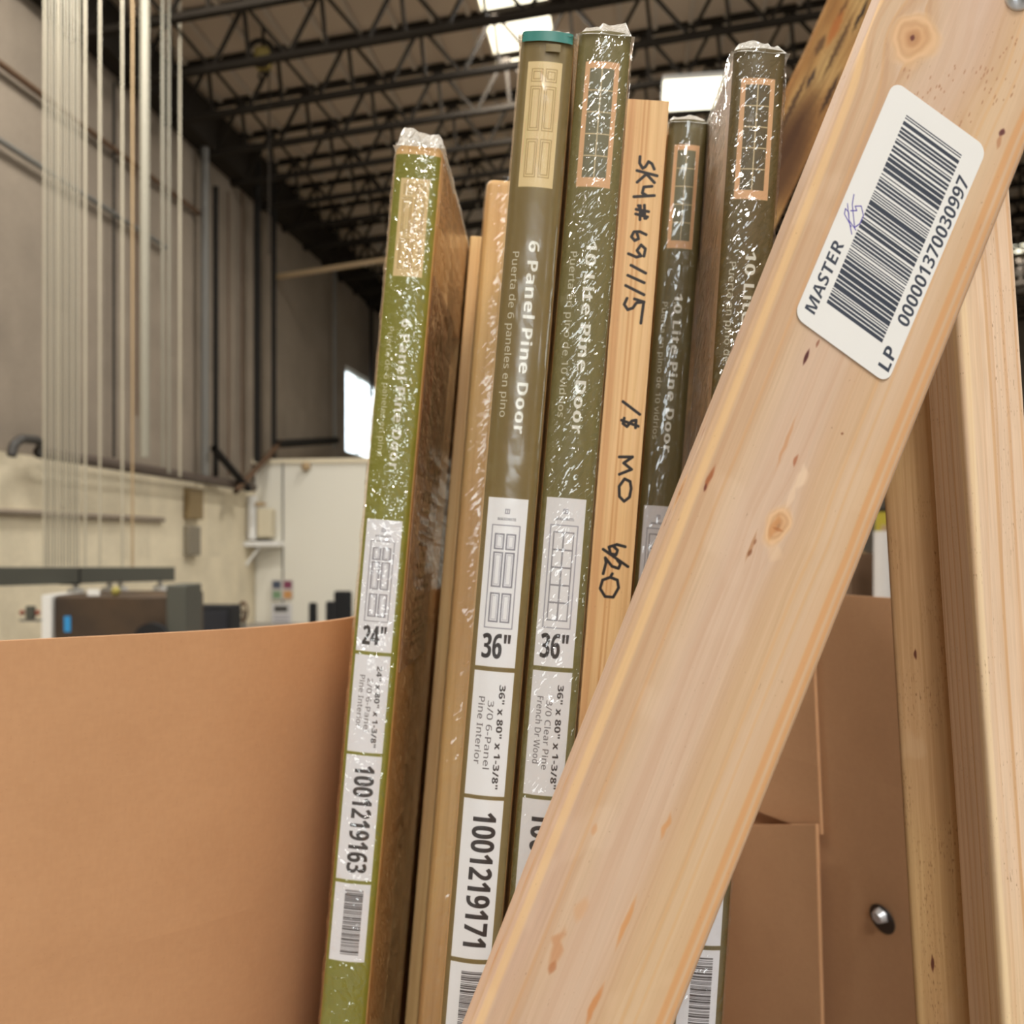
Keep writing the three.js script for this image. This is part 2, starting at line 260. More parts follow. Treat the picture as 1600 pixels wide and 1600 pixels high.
{ // pipes along the wall
  const run = (a, b, n = 0.1) => { const p = onWall(...a, n), q = onWall(...b, n); return [bpoint(-WALL + n, p[1], -p[0]), bpoint(-WALL + n, q[1], -q[0])]; };
  single('wall_pipe', tubeBetween(run([-60, 54], [312, 334]), 0.045), M.pipeRust, 'rust brown pipe running along the upper concrete wall', 'pipe');
  single('wall_pipe', tubeBetween(run([-60, 181], [260, 387]), 0.04), M.pipeGrey, 'grey pipe running along the concrete wall below the rust pipe', 'pipe');
  single('wall_pipe', tubeBetween(run([60, 706], [396, 762], 0.25), 0.085), std(new THREE.Color(0.09, 0.065, 0.05), 0.6), 'thick dark brown pipe along the top of the cream band', 'pipe');
  const pts = [[18, 712], [22, 695], [34, 686], [58, 688], [64, 696], [65, 712]].map(([x, y]) => { const p = onWall(x, y, 0.25); return bpoint(-WALL + 0.25, p[1], -p[0]); });
  single('bent_pipe', tubeBetween(pts, 0.06, 10), std(new THREE.Color(0.05, 0.045, 0.04), 0.5), 'dark arched pipe bend above the cream band', 'pipe');
  single('wall_pipe', tubeBetween(run([-40, 797], [255, 812], 0.08), 0.045), std(new THREE.Color(0.26, 0.21, 0.16), 0.7), 'grey brown pipe crossing the cream band', 'pipe');
  const slant = (a, b, r, mat, label, n = 0.4) => single('slanted_pipe', tubeBetween(run(a, b, n), r), mat, label, 'pipe');
  slant([334, 700], [388, 764], 0.07, M.pipeBlack, 'dark pipe slanting down beside the black vertical pipe'); slant([440, 690], [368, 768], 0.06, M.pipeRust, 'brown pipe slanting up towards the office roof'); slant([432, 694], [526, 688], 0.09, M.pipeBlack, 'dark pipe run above the office roof towards the window');
  const bxo = (name, label, x0, y0, x1, y1, mat) => { const p = onWall(x0, y0, 0.1), q = onWall(x1, y1, 0.1), m = single(name, rbox(0.12, p[1] - q[1], q[0] - p[0], 0.02, 0, (p[1] - q[1]) / 2, 0), mat, label, 'box'); inHall(m, -WALL + 0.105, q[1], -(p[0] + q[0]) / 2); };
  bxo('wall_box', 'tan brown cover box on the cream wall', 291, 762, 313, 812, std(new THREE.Color(0.24, 0.17, 0.08), 0.7)); bxo('wall_switch', 'grey brown switch housing under the tan cover box', 291, 822, 309, 868, std(new THREE.Color(0.22, 0.19, 0.14), 0.6));
  // tan pipe frame in front of the wall, beyond the black pipe
  const a = at(412, 716, 21.6), b = at(411, 436, 21.6), c = at(640, 400, 21.2), foot = 3.495;
  const tf = thing('pipe_frame', 'tan square tube frame with a long arm standing over the white office', 'frame'); tf.position.set(a.x, foot, a.z);
  part('post', box(0.14, b.y + 0.06 - foot, 0.14, 0, (b.y + 0.06 - foot) / 2, 0), M.pipeTan, tf); const dx = c.x - b.x, dy = c.y - b.y, dz = c.z - b.z, len = Math.hypot(dx, dy, dz);
  const arm = part('arm', box(len, 0.1, 0.1, len / 2, 0, 0), M.pipeTan, tf); arm.position.set(0, b.y - foot, 0); arm.quaternion.setFromUnitVectors(new THREE.Vector3(1, 0, 0), new THREE.Vector3(dx, dy, dz).normalize());
}
{ // wireway with small fittings under it
  const [s1, a1] = onWall(-30, 886, 1.6), [s2, a2] = onWall(261, 886, 1.6), [, b1] = onWall(-30, 911, 1.6), [, b2] = onWall(261, 911, 1.6), sm = (s1 + s2) / 2, h1 = (a1 + a2) / 2, h0 = (b1 + b2) / 2, fall = (a1 - a2) / (s2 - s1);
  const drop = (g) => { const p = g.attributes.position; for (let i = 0; i < p.count; i++) p.setY(i, p.getY(i) + p.getZ(i) * fall); return g; };
  const t = thing('wireway', 'dark olive grey metal wireway at the foot of the conduits', 'wireway'); inHall(t, -WALL + 1.6, h0, -sm);
  part('trunking', drop(rbox(0.24, h1 - h0, s2 - s1, 0.01, 0, (h1 - h0) / 2, 0)), M.greenGrey, t); part('cover_seam', box(0.25, h1 - h0 + 0.01, 0.03, 0, (h1 - h0) / 2, 0.4), M.pipeBlack, t);
  for (const px of [118, 171, 188, 250]) { const p = onWall(px, 925, 1.6); const m = single('junction_box', mergeGeometries([rbox(0.14, 0.26, 0.16, 0.02, 0, -0.13, 0), new THREE.CylinderGeometry(0.03, 0.03, 0.08, 10).translate(0, 0.02, 0)]), M.white, 'small white junction box hanging under the wireway', 'junction box', 'junction boxes under the wireway'); inHall(m, -WALL + 1.6, h0 - 0.061 - (p[0] - sm) * fall, -p[0]); }
}
{ // dark machine with grey end post
  const d = 10.2, L = at(84, 1010, d), R = at(262, 1010, d), T = at(84, 931, d), w = R.x - L.x;
  const mt = dataTexture(256, 128, (i, j) => { const n = fbm(i / 40, j / 22, 77, 4), k = fbm(i / 90 + j / 60, j / 90, 31, 2); return [44 + k * 40 + n * 22, 36 + k * 28 + n * 18, 30 + k * 12 + n * 15]; });
  const t = thing('baler', 'dark brown steel baler with grey end post and blue sticker', 'machine'); t.position.set(L.x, 0, L.z);
  part('body', rbox(w, T.y, 1.2, 0.03, w / 2, T.y / 2, -0.6), new THREE.MeshStandardMaterial({ map: mt, roughness: 0.5, metalness: 0.2 }), t);
  part('end_post', rbox(0.22, T.y + 0.12, 0.5, 0.02, w + 0.11, (T.y + 0.12) / 2, -0.2), M.greenGrey, t); part('white_edge', box(0.1, T.y + 0.02, 0.5, -0.055, T.y / 2, -0.2), M.white, t);
  part('sticker', box(0.07, 0.17, 0.01, 0.15, at(100, 975, d).y, 0.005), std(new THREE.Color(0.03, 0.28, 0.62), 0.5), t, 'blue sticker');
  part('hatch_rim', new THREE.CylinderGeometry(0.19, 0.19, 0.12, 28).rotateX(Math.PI / 2).translate(at(242, 1000, d).x - L.x, at(242, 1000, d).y, 0.07), M.black, t);
  part('warning_plate', box(0.13, 0.07, 0.012, at(145, 928, d).x - L.x, T.y + 0.036, -0.02), M.white, t); part('valve', new THREE.SphereGeometry(0.05, 12, 8).translate(at(178, 926, d).x - L.x, T.y + 0.05, -0.05), std(new THREE.Color(0.3, 0.25, 0.05), 0.5), t);
  const b = at(293, 1010, 14), c = at(362, 947, 14), e = thing('monitor_cabinet', 'black box cabinet between the baler and the white office', 'cabinet'); e.position.set(b.x, 0, b.z);
  part('body', rbox(c.x - b.x, c.y, 0.5, 0.02, (c.x - b.x) / 2, c.y / 2, -0.25), M.black, e); part('panel', rbox((c.x - b.x) * 0.8, 0.42, 0.02, 0.01, (c.x - b.x) / 2, c.y - 0.28, 0.012), std(new THREE.Color(0.02, 0.022, 0.03), 0.3), e);
  const f = at(381, 955, 15), fan = thing('pedestal_fan', 'small brown pedestal fan beside the black cabinet', 'fan'); fan.position.set(f.x, 0, f.z);
  part('pole', new THREE.CylinderGeometry(0.025, 0.03, f.y, 10).translate(0, f.y / 2, 0), M.pipeGrey, fan); part('base', new THREE.CylinderGeometry(0.2, 0.22, 0.04, 24).translate(0, 0.02, 0), M.black, fan);
  part('guard', new THREE.TorusGeometry(0.14, 0.03, 8, 24).scale(0.5, 1, 1).translate(0, f.y, 0.05), M.pipeRust, fan); const bl = []; for (let k = 0; k < 4; k++) bl.push(box(0.03, 0.12, 0.01, 0, 0.07, 0).rotateZ(k * Math.PI / 2)); part('blades', mergeGeometries(bl).scale(0.6, 1, 1).translate(0, f.y, 0.05), M.pipeRust, fan);
  const g0 = at(48, 957, 12.2), w2 = thing('electric_meter', 'dark meter with red knobs on the cream wall', 'meter'); w2.position.copy(g0);
  part('case', rbox(0.1, 0.17, 0.1, 0.02), M.greenGrey, w2); for (const sx of [-1, 1]) part('knob', new THREE.SphereGeometry(0.035, 10, 8).translate(sx * 0.1, 0, 0.02), std(new THREE.Color(0.25, 0.06, 0.03), 0.5), w2); part('bracket', box(0.26, 0.03, 0.06, 0, -0.1, 0), M.pipeGrey, w2);
}
{ // white office block with its fittings
  const s = 19.4, wd = 7.5, h = 3.40, t = thing('office_block', 'off-white flat-roofed office block inside the warehouse', 'office'); inHall(t, -WALL + 0.06, 0, -s);
  part('wall', box(wd, h, 5, wd / 2, h / 2, -2.5), M.office, t); part('roof_trim', box(wd + 0.1, 0.09, 5.1, wd / 2, h + 0.045, -2.5), M.cream, t);
  for (const x of [0.62]) part('panel_joint', box(0.03, h, 0.02, x, h / 2, 0.01), M.pipeGrey, t);
  const D = 19.96, P = (x, y) => at(x, y, D), u = thing('wall_unit', 'beige air unit on a white bracket shelf before the office', 'air unit'), p0 = P(367, 846); u.position.copy(p0);
  const k = D / F, X = (x) => (x - 367) * k, Y = (y) => (846 - y) * k;
  part('shelf', box(X(440) - X(367), 0.1, 0.5, X(403), -0.05, 0), M.white, u); part('brace', tubeBetween([new THREE.Vector3(X(409), -0.1, 0.1), new THREE.Vector3(X(369), Y(905), 0.1)], 0.035), M.white, u); part('upright', box(0.08, Y(760) - Y(925), 0.08, X(366), (Y(760) + Y(925)) / 2, -0.2), M.office, u);
  part('unit_case', rbox(X(427) - X(405), Y(795) - Y(840), 0.4, 0.03, X(416), (Y(795) + Y(840)) / 2 , 0), std(new THREE.Color(0.62, 0.55, 0.4), 0.6), u); part('grille', rbox(X(385) - X(367), Y(790) - Y(842), 0.35, 0.03, X(376), (Y(790) + Y(842)) / 2, 0), std(new THREE.Color(0.12, 0.08, 0.05), 0.6), u);
  part('flue', new THREE.CylinderGeometry(0.1, 0.1, Y(775) - Y(843), 14).translate(X(396), (Y(775) + Y(843)) / 2, 0.12), M.white, u); part('cap', box(0.18, 0.07, 0.2, X(409), Y(788), 0.1), M.pipeTan, u);
  { const c = at(478, 729, 20.05), q = thing('alarm_bell', 'small tan round bell high on the office wall', 'bell'); q.position.copy(c); part('gong', new THREE.SphereGeometry(0.1, 16, 8, 0, Math.PI * 2, 0, Math.PI / 2).rotateX(Math.PI / 2), M.pipeTan, q); part('mount', new THREE.CylinderGeometry(0.05, 0.05, 0.06, 12).rotateX(Math.PI / 2).translate(0, 0, -0.03), M.pipeGrey, q); }
  const sign = (name, label, x0, y0, x1, y1, draw) => { const a = at(x0, y1, 20.15), b = at(x1, y0, 20.15), m = single(name, box(b.x - a.x, b.y - a.y, 0.012, 0, (b.y - a.y) / 2, 0), new THREE.MeshStandardMaterial({ map: canvasTexture(128, 128, draw), roughness: 0.6 }), label, 'sign'); m.position.set((a.x + b.x) / 2, a.y, a.z); };
  sign('wall_poster', 'small poster of four coloured squares on the office wall', 424, 906, 458, 937, (c, w, hh) => { c.fillStyle = '#b9b4ae'; c.fillRect(0, 0, w, hh); [['#3f4758', 8, 8], ['#7b3550', 72, 8], ['#6f8c6a', 8, 72], ['#c08a4e', 72, 72]].forEach(([f2, x, y]) => { c.fillStyle = f2; c.fillRect(x, y, 48, 48); }); });
  sign('wall_notice', 'white notice sheet with dark heading under the coloured poster', 424, 943, 456, 990, (c, w, hh) => { c.fillStyle = '#c9c7c6'; c.fillRect(0, 0, w, hh); c.fillStyle = '#45423f'; c.fillRect(18, 10, 84, 26); c.fillStyle = '#8c8a98'; for (let y = 50; y < 120; y += 12) c.fillRect(14, y, 96, 5); });
  const chair = (x, y, wpx, label, dd = 19.2) => { const c = at(x, y, dd), q = thing('office_chair', label, 'chair', null); q.position.set(c.x, 0, c.z); const w = wpx * dd / F; part('backrest', rbox(w, 0.62, 0.1, 0.05, 0, c.y - 0.3, 0), M.black, q); part('seat', rbox(Math.max(w, 0.4), 0.1, 0.45, 0.04, 0, c.y - 0.75, 0.25), M.black, q); part('stem', new THREE.CylinderGeometry(0.03, 0.03, c.y - 0.8, 8).translate(0, (c.y - 0.8) / 2, 0.25), M.black, q); part('foot', new THREE.CylinderGeometry(0.25, 0.3, 0.05, 5).translate(0, 0.025, 0.25), M.black, q); };
  chair(489, 942, 13, 'narrow black chair back before the office wall'); chair(536, 924, 28, 'wide black chair back before the office wall'); chair(516, 940, 14, 'low black chair back beside the wide chair', 18.2);
}
{ // chain hoist hanging from a truss, seen against the ceiling
  const c = at(411, 92, 15.5), t = thing('chain_hoist', 'yellowish chain hoist hanging under the roof trusses', 'hoist'); t.position.copy(c);
  const y = std(new THREE.Color(0.30, 0.22, 0.05), 0.6); part('body', rbox(0.26, 0.34, 0.22, 0.06), y, t); part('wheel', new THREE.TorusGeometry(0.2, 0.045, 8, 22).translate(0, 0.02, 0.16), M.steel, t); part('hook', new THREE.TorusGeometry(0.07, 0.02, 8, 16, 4.4).translate(0, -0.28, 0), M.steel, t); part('chain', tubeBetween([new THREE.Vector3(0.1, -0.15, 0), new THREE.Vector3(0.1, -3.2, 0)], 0.014), M.steel, t); part('hanger', tubeBetween([new THREE.Vector3(0, 0.15, 0), new THREE.Vector3(0, 0.62, 0)], 0.03), M.steel, t);
}
{ // flat luminaire hanging below the trusses
  const c = at(1100, 147, 16), w = 1.35, l = 1.05, t = thing('high_bay_light', 'bright flat warehouse luminaire hanging under the roof trusses', 'light fixture'); inHall(t, 0, 0, 0); t.position.copy(c);
  part('diffuser', box(w, 0.03, l), new THREE.MeshStandardMaterial({ color: 0xffffff, emissive: new THREE.Color(1, 0.95, 0.74), emissiveIntensity: 3.2 }), t); part('housing', box(w + 0.06, 0.08, l + 0.06, 0, 0.056, 0), M.white, t);
  for (const sx of [-1, 1]) part('hanger', tubeBetween([new THREE.Vector3(sx * 0.5, 0.1, 0), new THREE.Vector3(sx * 0.5, 0.55, 0)], 0.01), M.steel, t);
  const lamp = new THREE.RectAreaLight(SKY_COLOR, 14, w, l); lamp.position.set(c.x, c.y - 0.03, c.z); lamp.rotation.set(-Math.PI / 2, 0, TH); lamp.name = 'high_bay_lamp'; scene.add(lamp);
}
{ // goods beyond the crate, seen in the gap by the posts
  const k = 6.5, put = (x0, y0, x1, y1, d) => { const a = at(x0, y1, d), b = at(x1, y0, d); return [a, b.x - a.x, b.y - a.y]; };
  let [a, w] = put(1330, 862, 1366, 1000, k), top = at(0, 864, k).y;
  const carton = thing('carton', 'dark brown carton standing beyond the cardboard bin', 'carton'); carton.position.set(a.x, 0, a.z); part('body', box(w, top, 0.5, w / 2, top / 2, -0.25), std(new THREE.Color(0.11, 0.06, 0.03), 0.9), carton); part('tape', box(0.05, 0.012, 0.5, w / 2, top + 0.004, -0.25), std(new THREE.Color(0.35, 0.24, 0.12), 0.4), carton);
  [a, w] = put(1366, 830, 1400, 1000, k - 0.4); top = at(0, 830, k - 0.4).y;
  const roll = thing('film_roll', 'tall pale grey wrapped roll beyond the cardboard bin', 'roll'); roll.position.set(a.x + w / 2, 0, a.z); part('wrap', new THREE.CylinderGeometry(w / 2, w / 2, top, 28).translate(0, top / 2, 0), std(new THREE.Color(0.55, 0.52, 0.5), 0.5), roll); part('core', new THREE.CylinderGeometry(w / 6, w / 6, 0.04, 16).translate(0, top + 0.02, 0), std(new THREE.Color(0.3, 0.2, 0.1), 0.8), roll);
  [a, w] = put(1366, 795, 1392, 850, 8); top = at(0, 797, 8).y;
  const drum = thing('yellow_drum', 'mustard yellow drum stack behind the wrapped roll', 'drum'); drum.position.set(a.x + w, 0, a.z); part('body', new THREE.CylinderGeometry(w * 0.9, w * 0.9, top, 28).translate(0, top / 2, 0), std(new THREE.Color(0.34, 0.27, 0.02), 0.5), drum); part('rim', new THREE.TorusGeometry(w * 0.9, 0.015, 8, 28).rotateX(Math.PI / 2).translate(0, top, 0), M.steel, drum);
}

// ---------------------------------------------------------------- the cardboard bin
const cardTex = dataTexture(512, 512, (i, j) => { const f = vn(i / 2.2, j / 6, 3) - 0.5, g = vn(i / 7, j / 2.5, 4) - 0.5, a = fbm(i / 64, j / 64, 6, 3) - 0.5, sp = hash(i, j, 8) > 0.9975 ? -9 : 0, v = f * 3.5 + g * 3 + a * 8 + sp; return [206 + v, 160 + v, 118 + v * 0.9]; });
cardTex.repeat.set(1 / 0.45, 1 / 0.45);
const cardboard = new THREE.MeshStandardMaterial({ map: cardTex, color: new THREE.Color(0.87, 0.84, 0.82), roughness: 0.85 });
function sheet(plan, y0, y1, th, foot) {                 // a standing sheet with thickness along a plan line; its foot may follow another line
  const n = plan.length, R = 14, pos = [], uv = [], idx = []; let s = 0;
  const line = (L) => L.map((p, i) => { const a = L[Math.max(0, i - 1)], b = L[Math.min(n - 1, i + 1)], dx = b[0] - a[0], dz = b[1] - a[1], l = Math.hypot(dx, dz) || 1; return [[p[0] + dz / l * th / 2, p[1] - dx / l * th / 2], [p[0] - dz / l * th / 2, p[1] + dx / l * th / 2]]; });
  const T = line(plan), B = line(foot || plan), S = plan.map((p, i) => (i ? s += Math.hypot(p[0] - plan[i - 1][0], p[1] - plan[i - 1][1]) : 0));
  const P = (i, q, t) => [mix(B[i][q][0], T[i][q][0], t), mix(y0, Array.isArray(y1) ? y1[i] : y1, t), mix(B[i][q][1], T[i][q][1], t)];
  for (const q of [0, 1]) { const b = pos.length / 3; for (let j = 0; j <= R; j++) for (let i = 0; i < n; i++) { const p = P(i, q, j / R); pos.push(...p); uv.push(S[i], p[1]); } for (let j = 0; j < R; j++) for (let i = 0; i < n - 1; i++) { const a = b + j * n + i; q ? idx.push(a, a + 1, a + n, a + 1, a + n + 1, a + n) : idx.push(a, a + n, a + 1, a + 1, a + n, a + n + 1); } }
  for (const t of [0, 1]) { const b = pos.length / 3; for (let i = 0; i < n; i++) for (const q of [0, 1]) { pos.push(...P(i, q, t)); uv.push(S[i], q * th); } for (let i = 0; i < n - 1; i++) { const a = b + 2 * i; t ? idx.push(a, a + 2, a + 1, a + 1, a + 2, a + 3) : idx.push(a, a + 1, a + 2, a + 1, a + 3, a + 2); } }
  for (const i of [0, n - 1]) { const b = pos.length / 3; for (const [q, t] of [[0, 0], [0, 1], [1, 1], [1, 0]]) { pos.push(...P(i, q, t)); uv.push(q * th, t); } i ? idx.push(b, b + 1, b + 2, b, b + 2, b + 3) : idx.push(b, b + 2, b + 1, b, b + 3, b + 2); }
  const g = new THREE.BufferGeometry(); g.setAttribute('position', new THREE.Float32BufferAttribute(pos, 3)); g.setAttribute('uv', new THREE.Float32BufferAttribute(uv, 2)); g.setIndex(idx); g.computeVertexNormals(); return g;
}
const curve = (pts, n) => new THREE.CatmullRomCurve3(pts.map((p) => new THREE.Vector3(p[0], 0, p[1])), false, 'centripetal').getSpacedPoints(n).map((p) => [p.x, p.z]);
const BINTOP = EYE - 0.0739;
{
  const bin = thing('cardboard_bin', 'tall brown corrugated cardboard bin around the doors', 'cardboard bin');
  const top = [[-0.80, -0.50], [-0.56, -0.625], [-0.391, -0.723], [-0.227, -0.84], [-0.163, -0.95], [-0.152, -1.15], [-0.135, -1.42], [-0.02, -1.58]];
  const foot = [[-0.82, -0.49], [-0.60, -0.62], [-0.46, -0.725], [-0.385, -0.84], [-0.352, -0.95], [-0.335, -1.15], [-0.305, -1.42], [-0.20, -1.58]];
  part('side_panel', sheet(curve(top, 60), 0, BINTOP, 0.006, curve(foot, 60)), cardboard, bin);
  part('back_panel', sheet([[-0.02, -1.583], [0.06, -1.625], [0.20, -1.64], [0.345, -1.64]], 0, BINTOP, 0.006, [[-0.20, -1.583], [-0.03, -1.625], [0.17, -1.64], [0.345, -1.64]]), cardboard, bin);
  const wallX = (d) => 0.519 - 0.492 * (d - 1.3);
  part('side_panel', sheet([[wallX(1.64), -1.64], [wallX(1.45), -1.45], [wallX(1.3), -1.3], [0.60, -1.05], [0.62, -0.85]], 0, BINTOP, 0.006), cardboard, bin);
  // inner flap and its crease on the right panel
  const onR = (px) => { const k = (px - 800) / F, d = (0.519 + 0.492 * 1.3) / (k + 0.492); return d; };
  const n = new THREE.Vector2(-0.896, 0.441);            // into the bin
  const fl = (px, off) => { const d = onR(px); return [wallX(d) + n.x * off, -d + n.y * off]; };
  const yAt = (px, py) => EYE + (HZ - py) / F * onR(px);
  const top1 = [1150, 1220, 1296], top2 = [1150, 1220, 1276];
  part('inner_flap', sheet(top1.map((p, i) => fl(p, [0.035, 0.030, 0.024][i])), 0, top1.map((p) => yAt(p, 1293) + 0.008), 0.006, [1165, 1245, 1332].map((p, i) => fl(p, [0.03, 0.026, 0.020][i]))), cardboard, bin);
  part('upper_flap', sheet(top2.map((p, i) => fl(p, [0.012, 0.010, 0.008][i])), yAt(1276, 1297), BINTOP - 0.03, 0.005, [1150, 1220, 1291].map((p, i) => fl(p, [0.012, 0.010, 0.008][i]))), cardboard, bin);
  const bolt = thing('bolt', 'zinc bolt head with washer on the shaded cardboard panel', 'bolt'), d = onR(1383) - 0.006, c = at(1383, 1436, d); bolt.position.set(c.x - 0.004, c.y, c.z); bolt.rotation.set(0.25, -1.114, 0, 'YXZ');
  const zinc = std(new THREE.Color(0.72, 0.74, 0.78), 0.35, { metalness: 0.6 });
  part('washer', new THREE.CylinderGeometry(0.021, 0.021, 0.002, 28).rotateX(Math.PI / 2), std(new THREE.Color(0.10, 0.09, 0.085), 0.4, { metalness: 0.8 }), bolt); part('head', new THREE.CylinderGeometry(0.0085, 0.0125, 0.010, 6).rotateX(Math.PI / 2).translate(0, 0.006, 0.005), zinc, bolt);
}

// ---------------------------------------------------------------- lumber
const LS = 0.443 / F, LU = (x, y) => (x - (1378 - 0.4 * y)) * 0.928 * LS, LV = (x, y) => ((x - 1198) * 0.371 - (y - HZ) * 0.928) * LS;   // board metres of a spot on the brace
const LEN0 = 0.02, braceBase = 1.81;
const brace = (() => {
  const marks = [], m = (x, y, hl, hw, r, g, b, st) => marks.push([LU(x, y), LV(x, y), hl * LS, hw * LS, r, g, b, st]);
  m(1256, 556, 18, 4, 70, 20, 18, 0.95); m(1275, 535, 10, 3, 120, 60, 40, 0.6); m(1105, 745, 28, 5, 150, 80, 40, 0.8); m(1098, 760, 9, 3, 90, 35, 20, 0.8); m(865, 1480, 45, 13, 190, 130, 85, 0.6); m(858, 1510, 16, 8, 172, 108, 66, 0.7);
  m(1562, 205, 9, 6, 80, 30, 30, 0.9); m(1558, 220, 16, 5, 170, 110, 70, 0.6); m(1313, 676, 3, 3, 120, 70, 40, 0.8); m(1424, 58, 7, 5, 95, 40, 28, 0.9); m(1170, 852, 34, 4, 165, 112, 70, 0.6); m(1168, 862, 9, 4, 120, 70, 40, 0.7); m(1176, 845, 7, 3, 130, 80, 50, 0.6); m(1206, 822, 30, 8, 196, 138, 86, 0.7); m(1213, 826, 4, 12, 165, 100, 52, 0.6); m(1247, 745, 30, 12, 232, 206, 176, 0.6); m(1232, 775, 26, 7, 234, 208, 178, 0.5); m(1205, 862, 20, 16, 228, 196, 158, 0.4);
  m(1240, 718, 14, 4, 160, 90, 55, 0.7); m(1225, 690, 60, 4, 196, 140, 95, 0.6); m(1037, 1290, 30, 6, 205, 140, 80, 0.6); m(975, 1440, 60, 6, 205, 138, 76, 0.65); m(925, 1570, 50, 7, 196, 124, 66, 0.7); m(905, 1420, 30, 14, 205, 155, 112, 0.5); m(925, 1295, 14, 6, 205, 150, 105, 0.6);
  for (let k = 0; k < 70; k++) { const r = hash(k, 1, 5), q = hash(k, 2, 5); m(1400 + r * 190, 95 + q * 110 + (r > 0.6 ? -40 : 0), 2.5 + hash(k, 3, 5) * 4, 1.4, 150, 95, 60, 0.55); }
  const knots = [[LU(1424, 58), LV(1424, 58), 38 * LS, 1.1, 0.30], [LU(1212, 820), LV(1212, 820), 19 * LS, 1.9, 0.5]];
  const bands = [[0.071, 0.024, 208, 176, 136, 0.5], [0.036, 0.020, 206, 178, 160, 0.5], [0.0805, 0.0022, 206, 146, 88, 0.62], [0.0845, 0.0015, 208, 150, 92, 0.6], [0.0872, 0.0008, 214, 158, 100, 0.5], [0.002, 0.0030, 236, 196, 138, 0.55], [0.0145, 0.0012, 205, 154, 104, 0.35], [0.064, 0.0012, 210, 158, 104, 0.3], [0.070, 0.001, 210, 158, 104, 0.3]];
  const map = woodTexture(512, 2048, 0.0936, 0.62, { early: [204, 174, 143], late: [184, 140, 103], pink: [206, 178, 160], seed: 11, ring: 0.0115, lateAmt: 0.5, wander: 0.8, fleck: 0.3, figure: 1, knots, marks, bands, u0: -0.0023, v0: -0.31 });
  map.offset.set(0.0023 / 0.0936, 0.31 / 0.62 - braceBase / 0.62);
  return new THREE.MeshStandardMaterial({ map, roughness: 0.72 });
})();
{
  const w = 0.089, t = 0.038, c = at(1198, HZ, 0.443), dir = new THREE.Vector2(0.3714, 0.9285), len = braceBase + 0.44;
  const L = thing('diagonal_brace', 'pale new softwood stud leaning diagonally before the doors', 'lumber'); L.position.set(c.x - dir.x * braceBase, c.y - dir.y * braceBase, c.z - t / 2); L.rotation.z = -Math.atan2(dir.x, dir.y);
  part('stud', boardGeometry(w, len, t, 0.0045, 21), brace, L);
  // bolt near its upper end, half out of the picture
  const zinc = std(new THREE.Color(0.66, 0.70, 0.76), 0.3, { metalness: 1 }), bx = LU(1588, -2) - w / 2, by = LV(1588, -2) + braceBase;
  const b = thing('bolt', 'blue-silver carriage bolt in the upper end of the diagonal stud', 'bolt'); const bp = at(1590, -3, 0.443); b.position.copy(bp);
  part('head', new THREE.SphereGeometry(0.0062, 24, 10, 0, Math.PI * 2, 0, Math.PI / 2).scale(1, 0.55, 1).rotateX(Math.PI / 2), zinc, b); part('washer', new THREE.CylinderGeometry(0.0045, 0.0045, 0.001, 20).rotateX(Math.PI / 2), zinc, b);
}
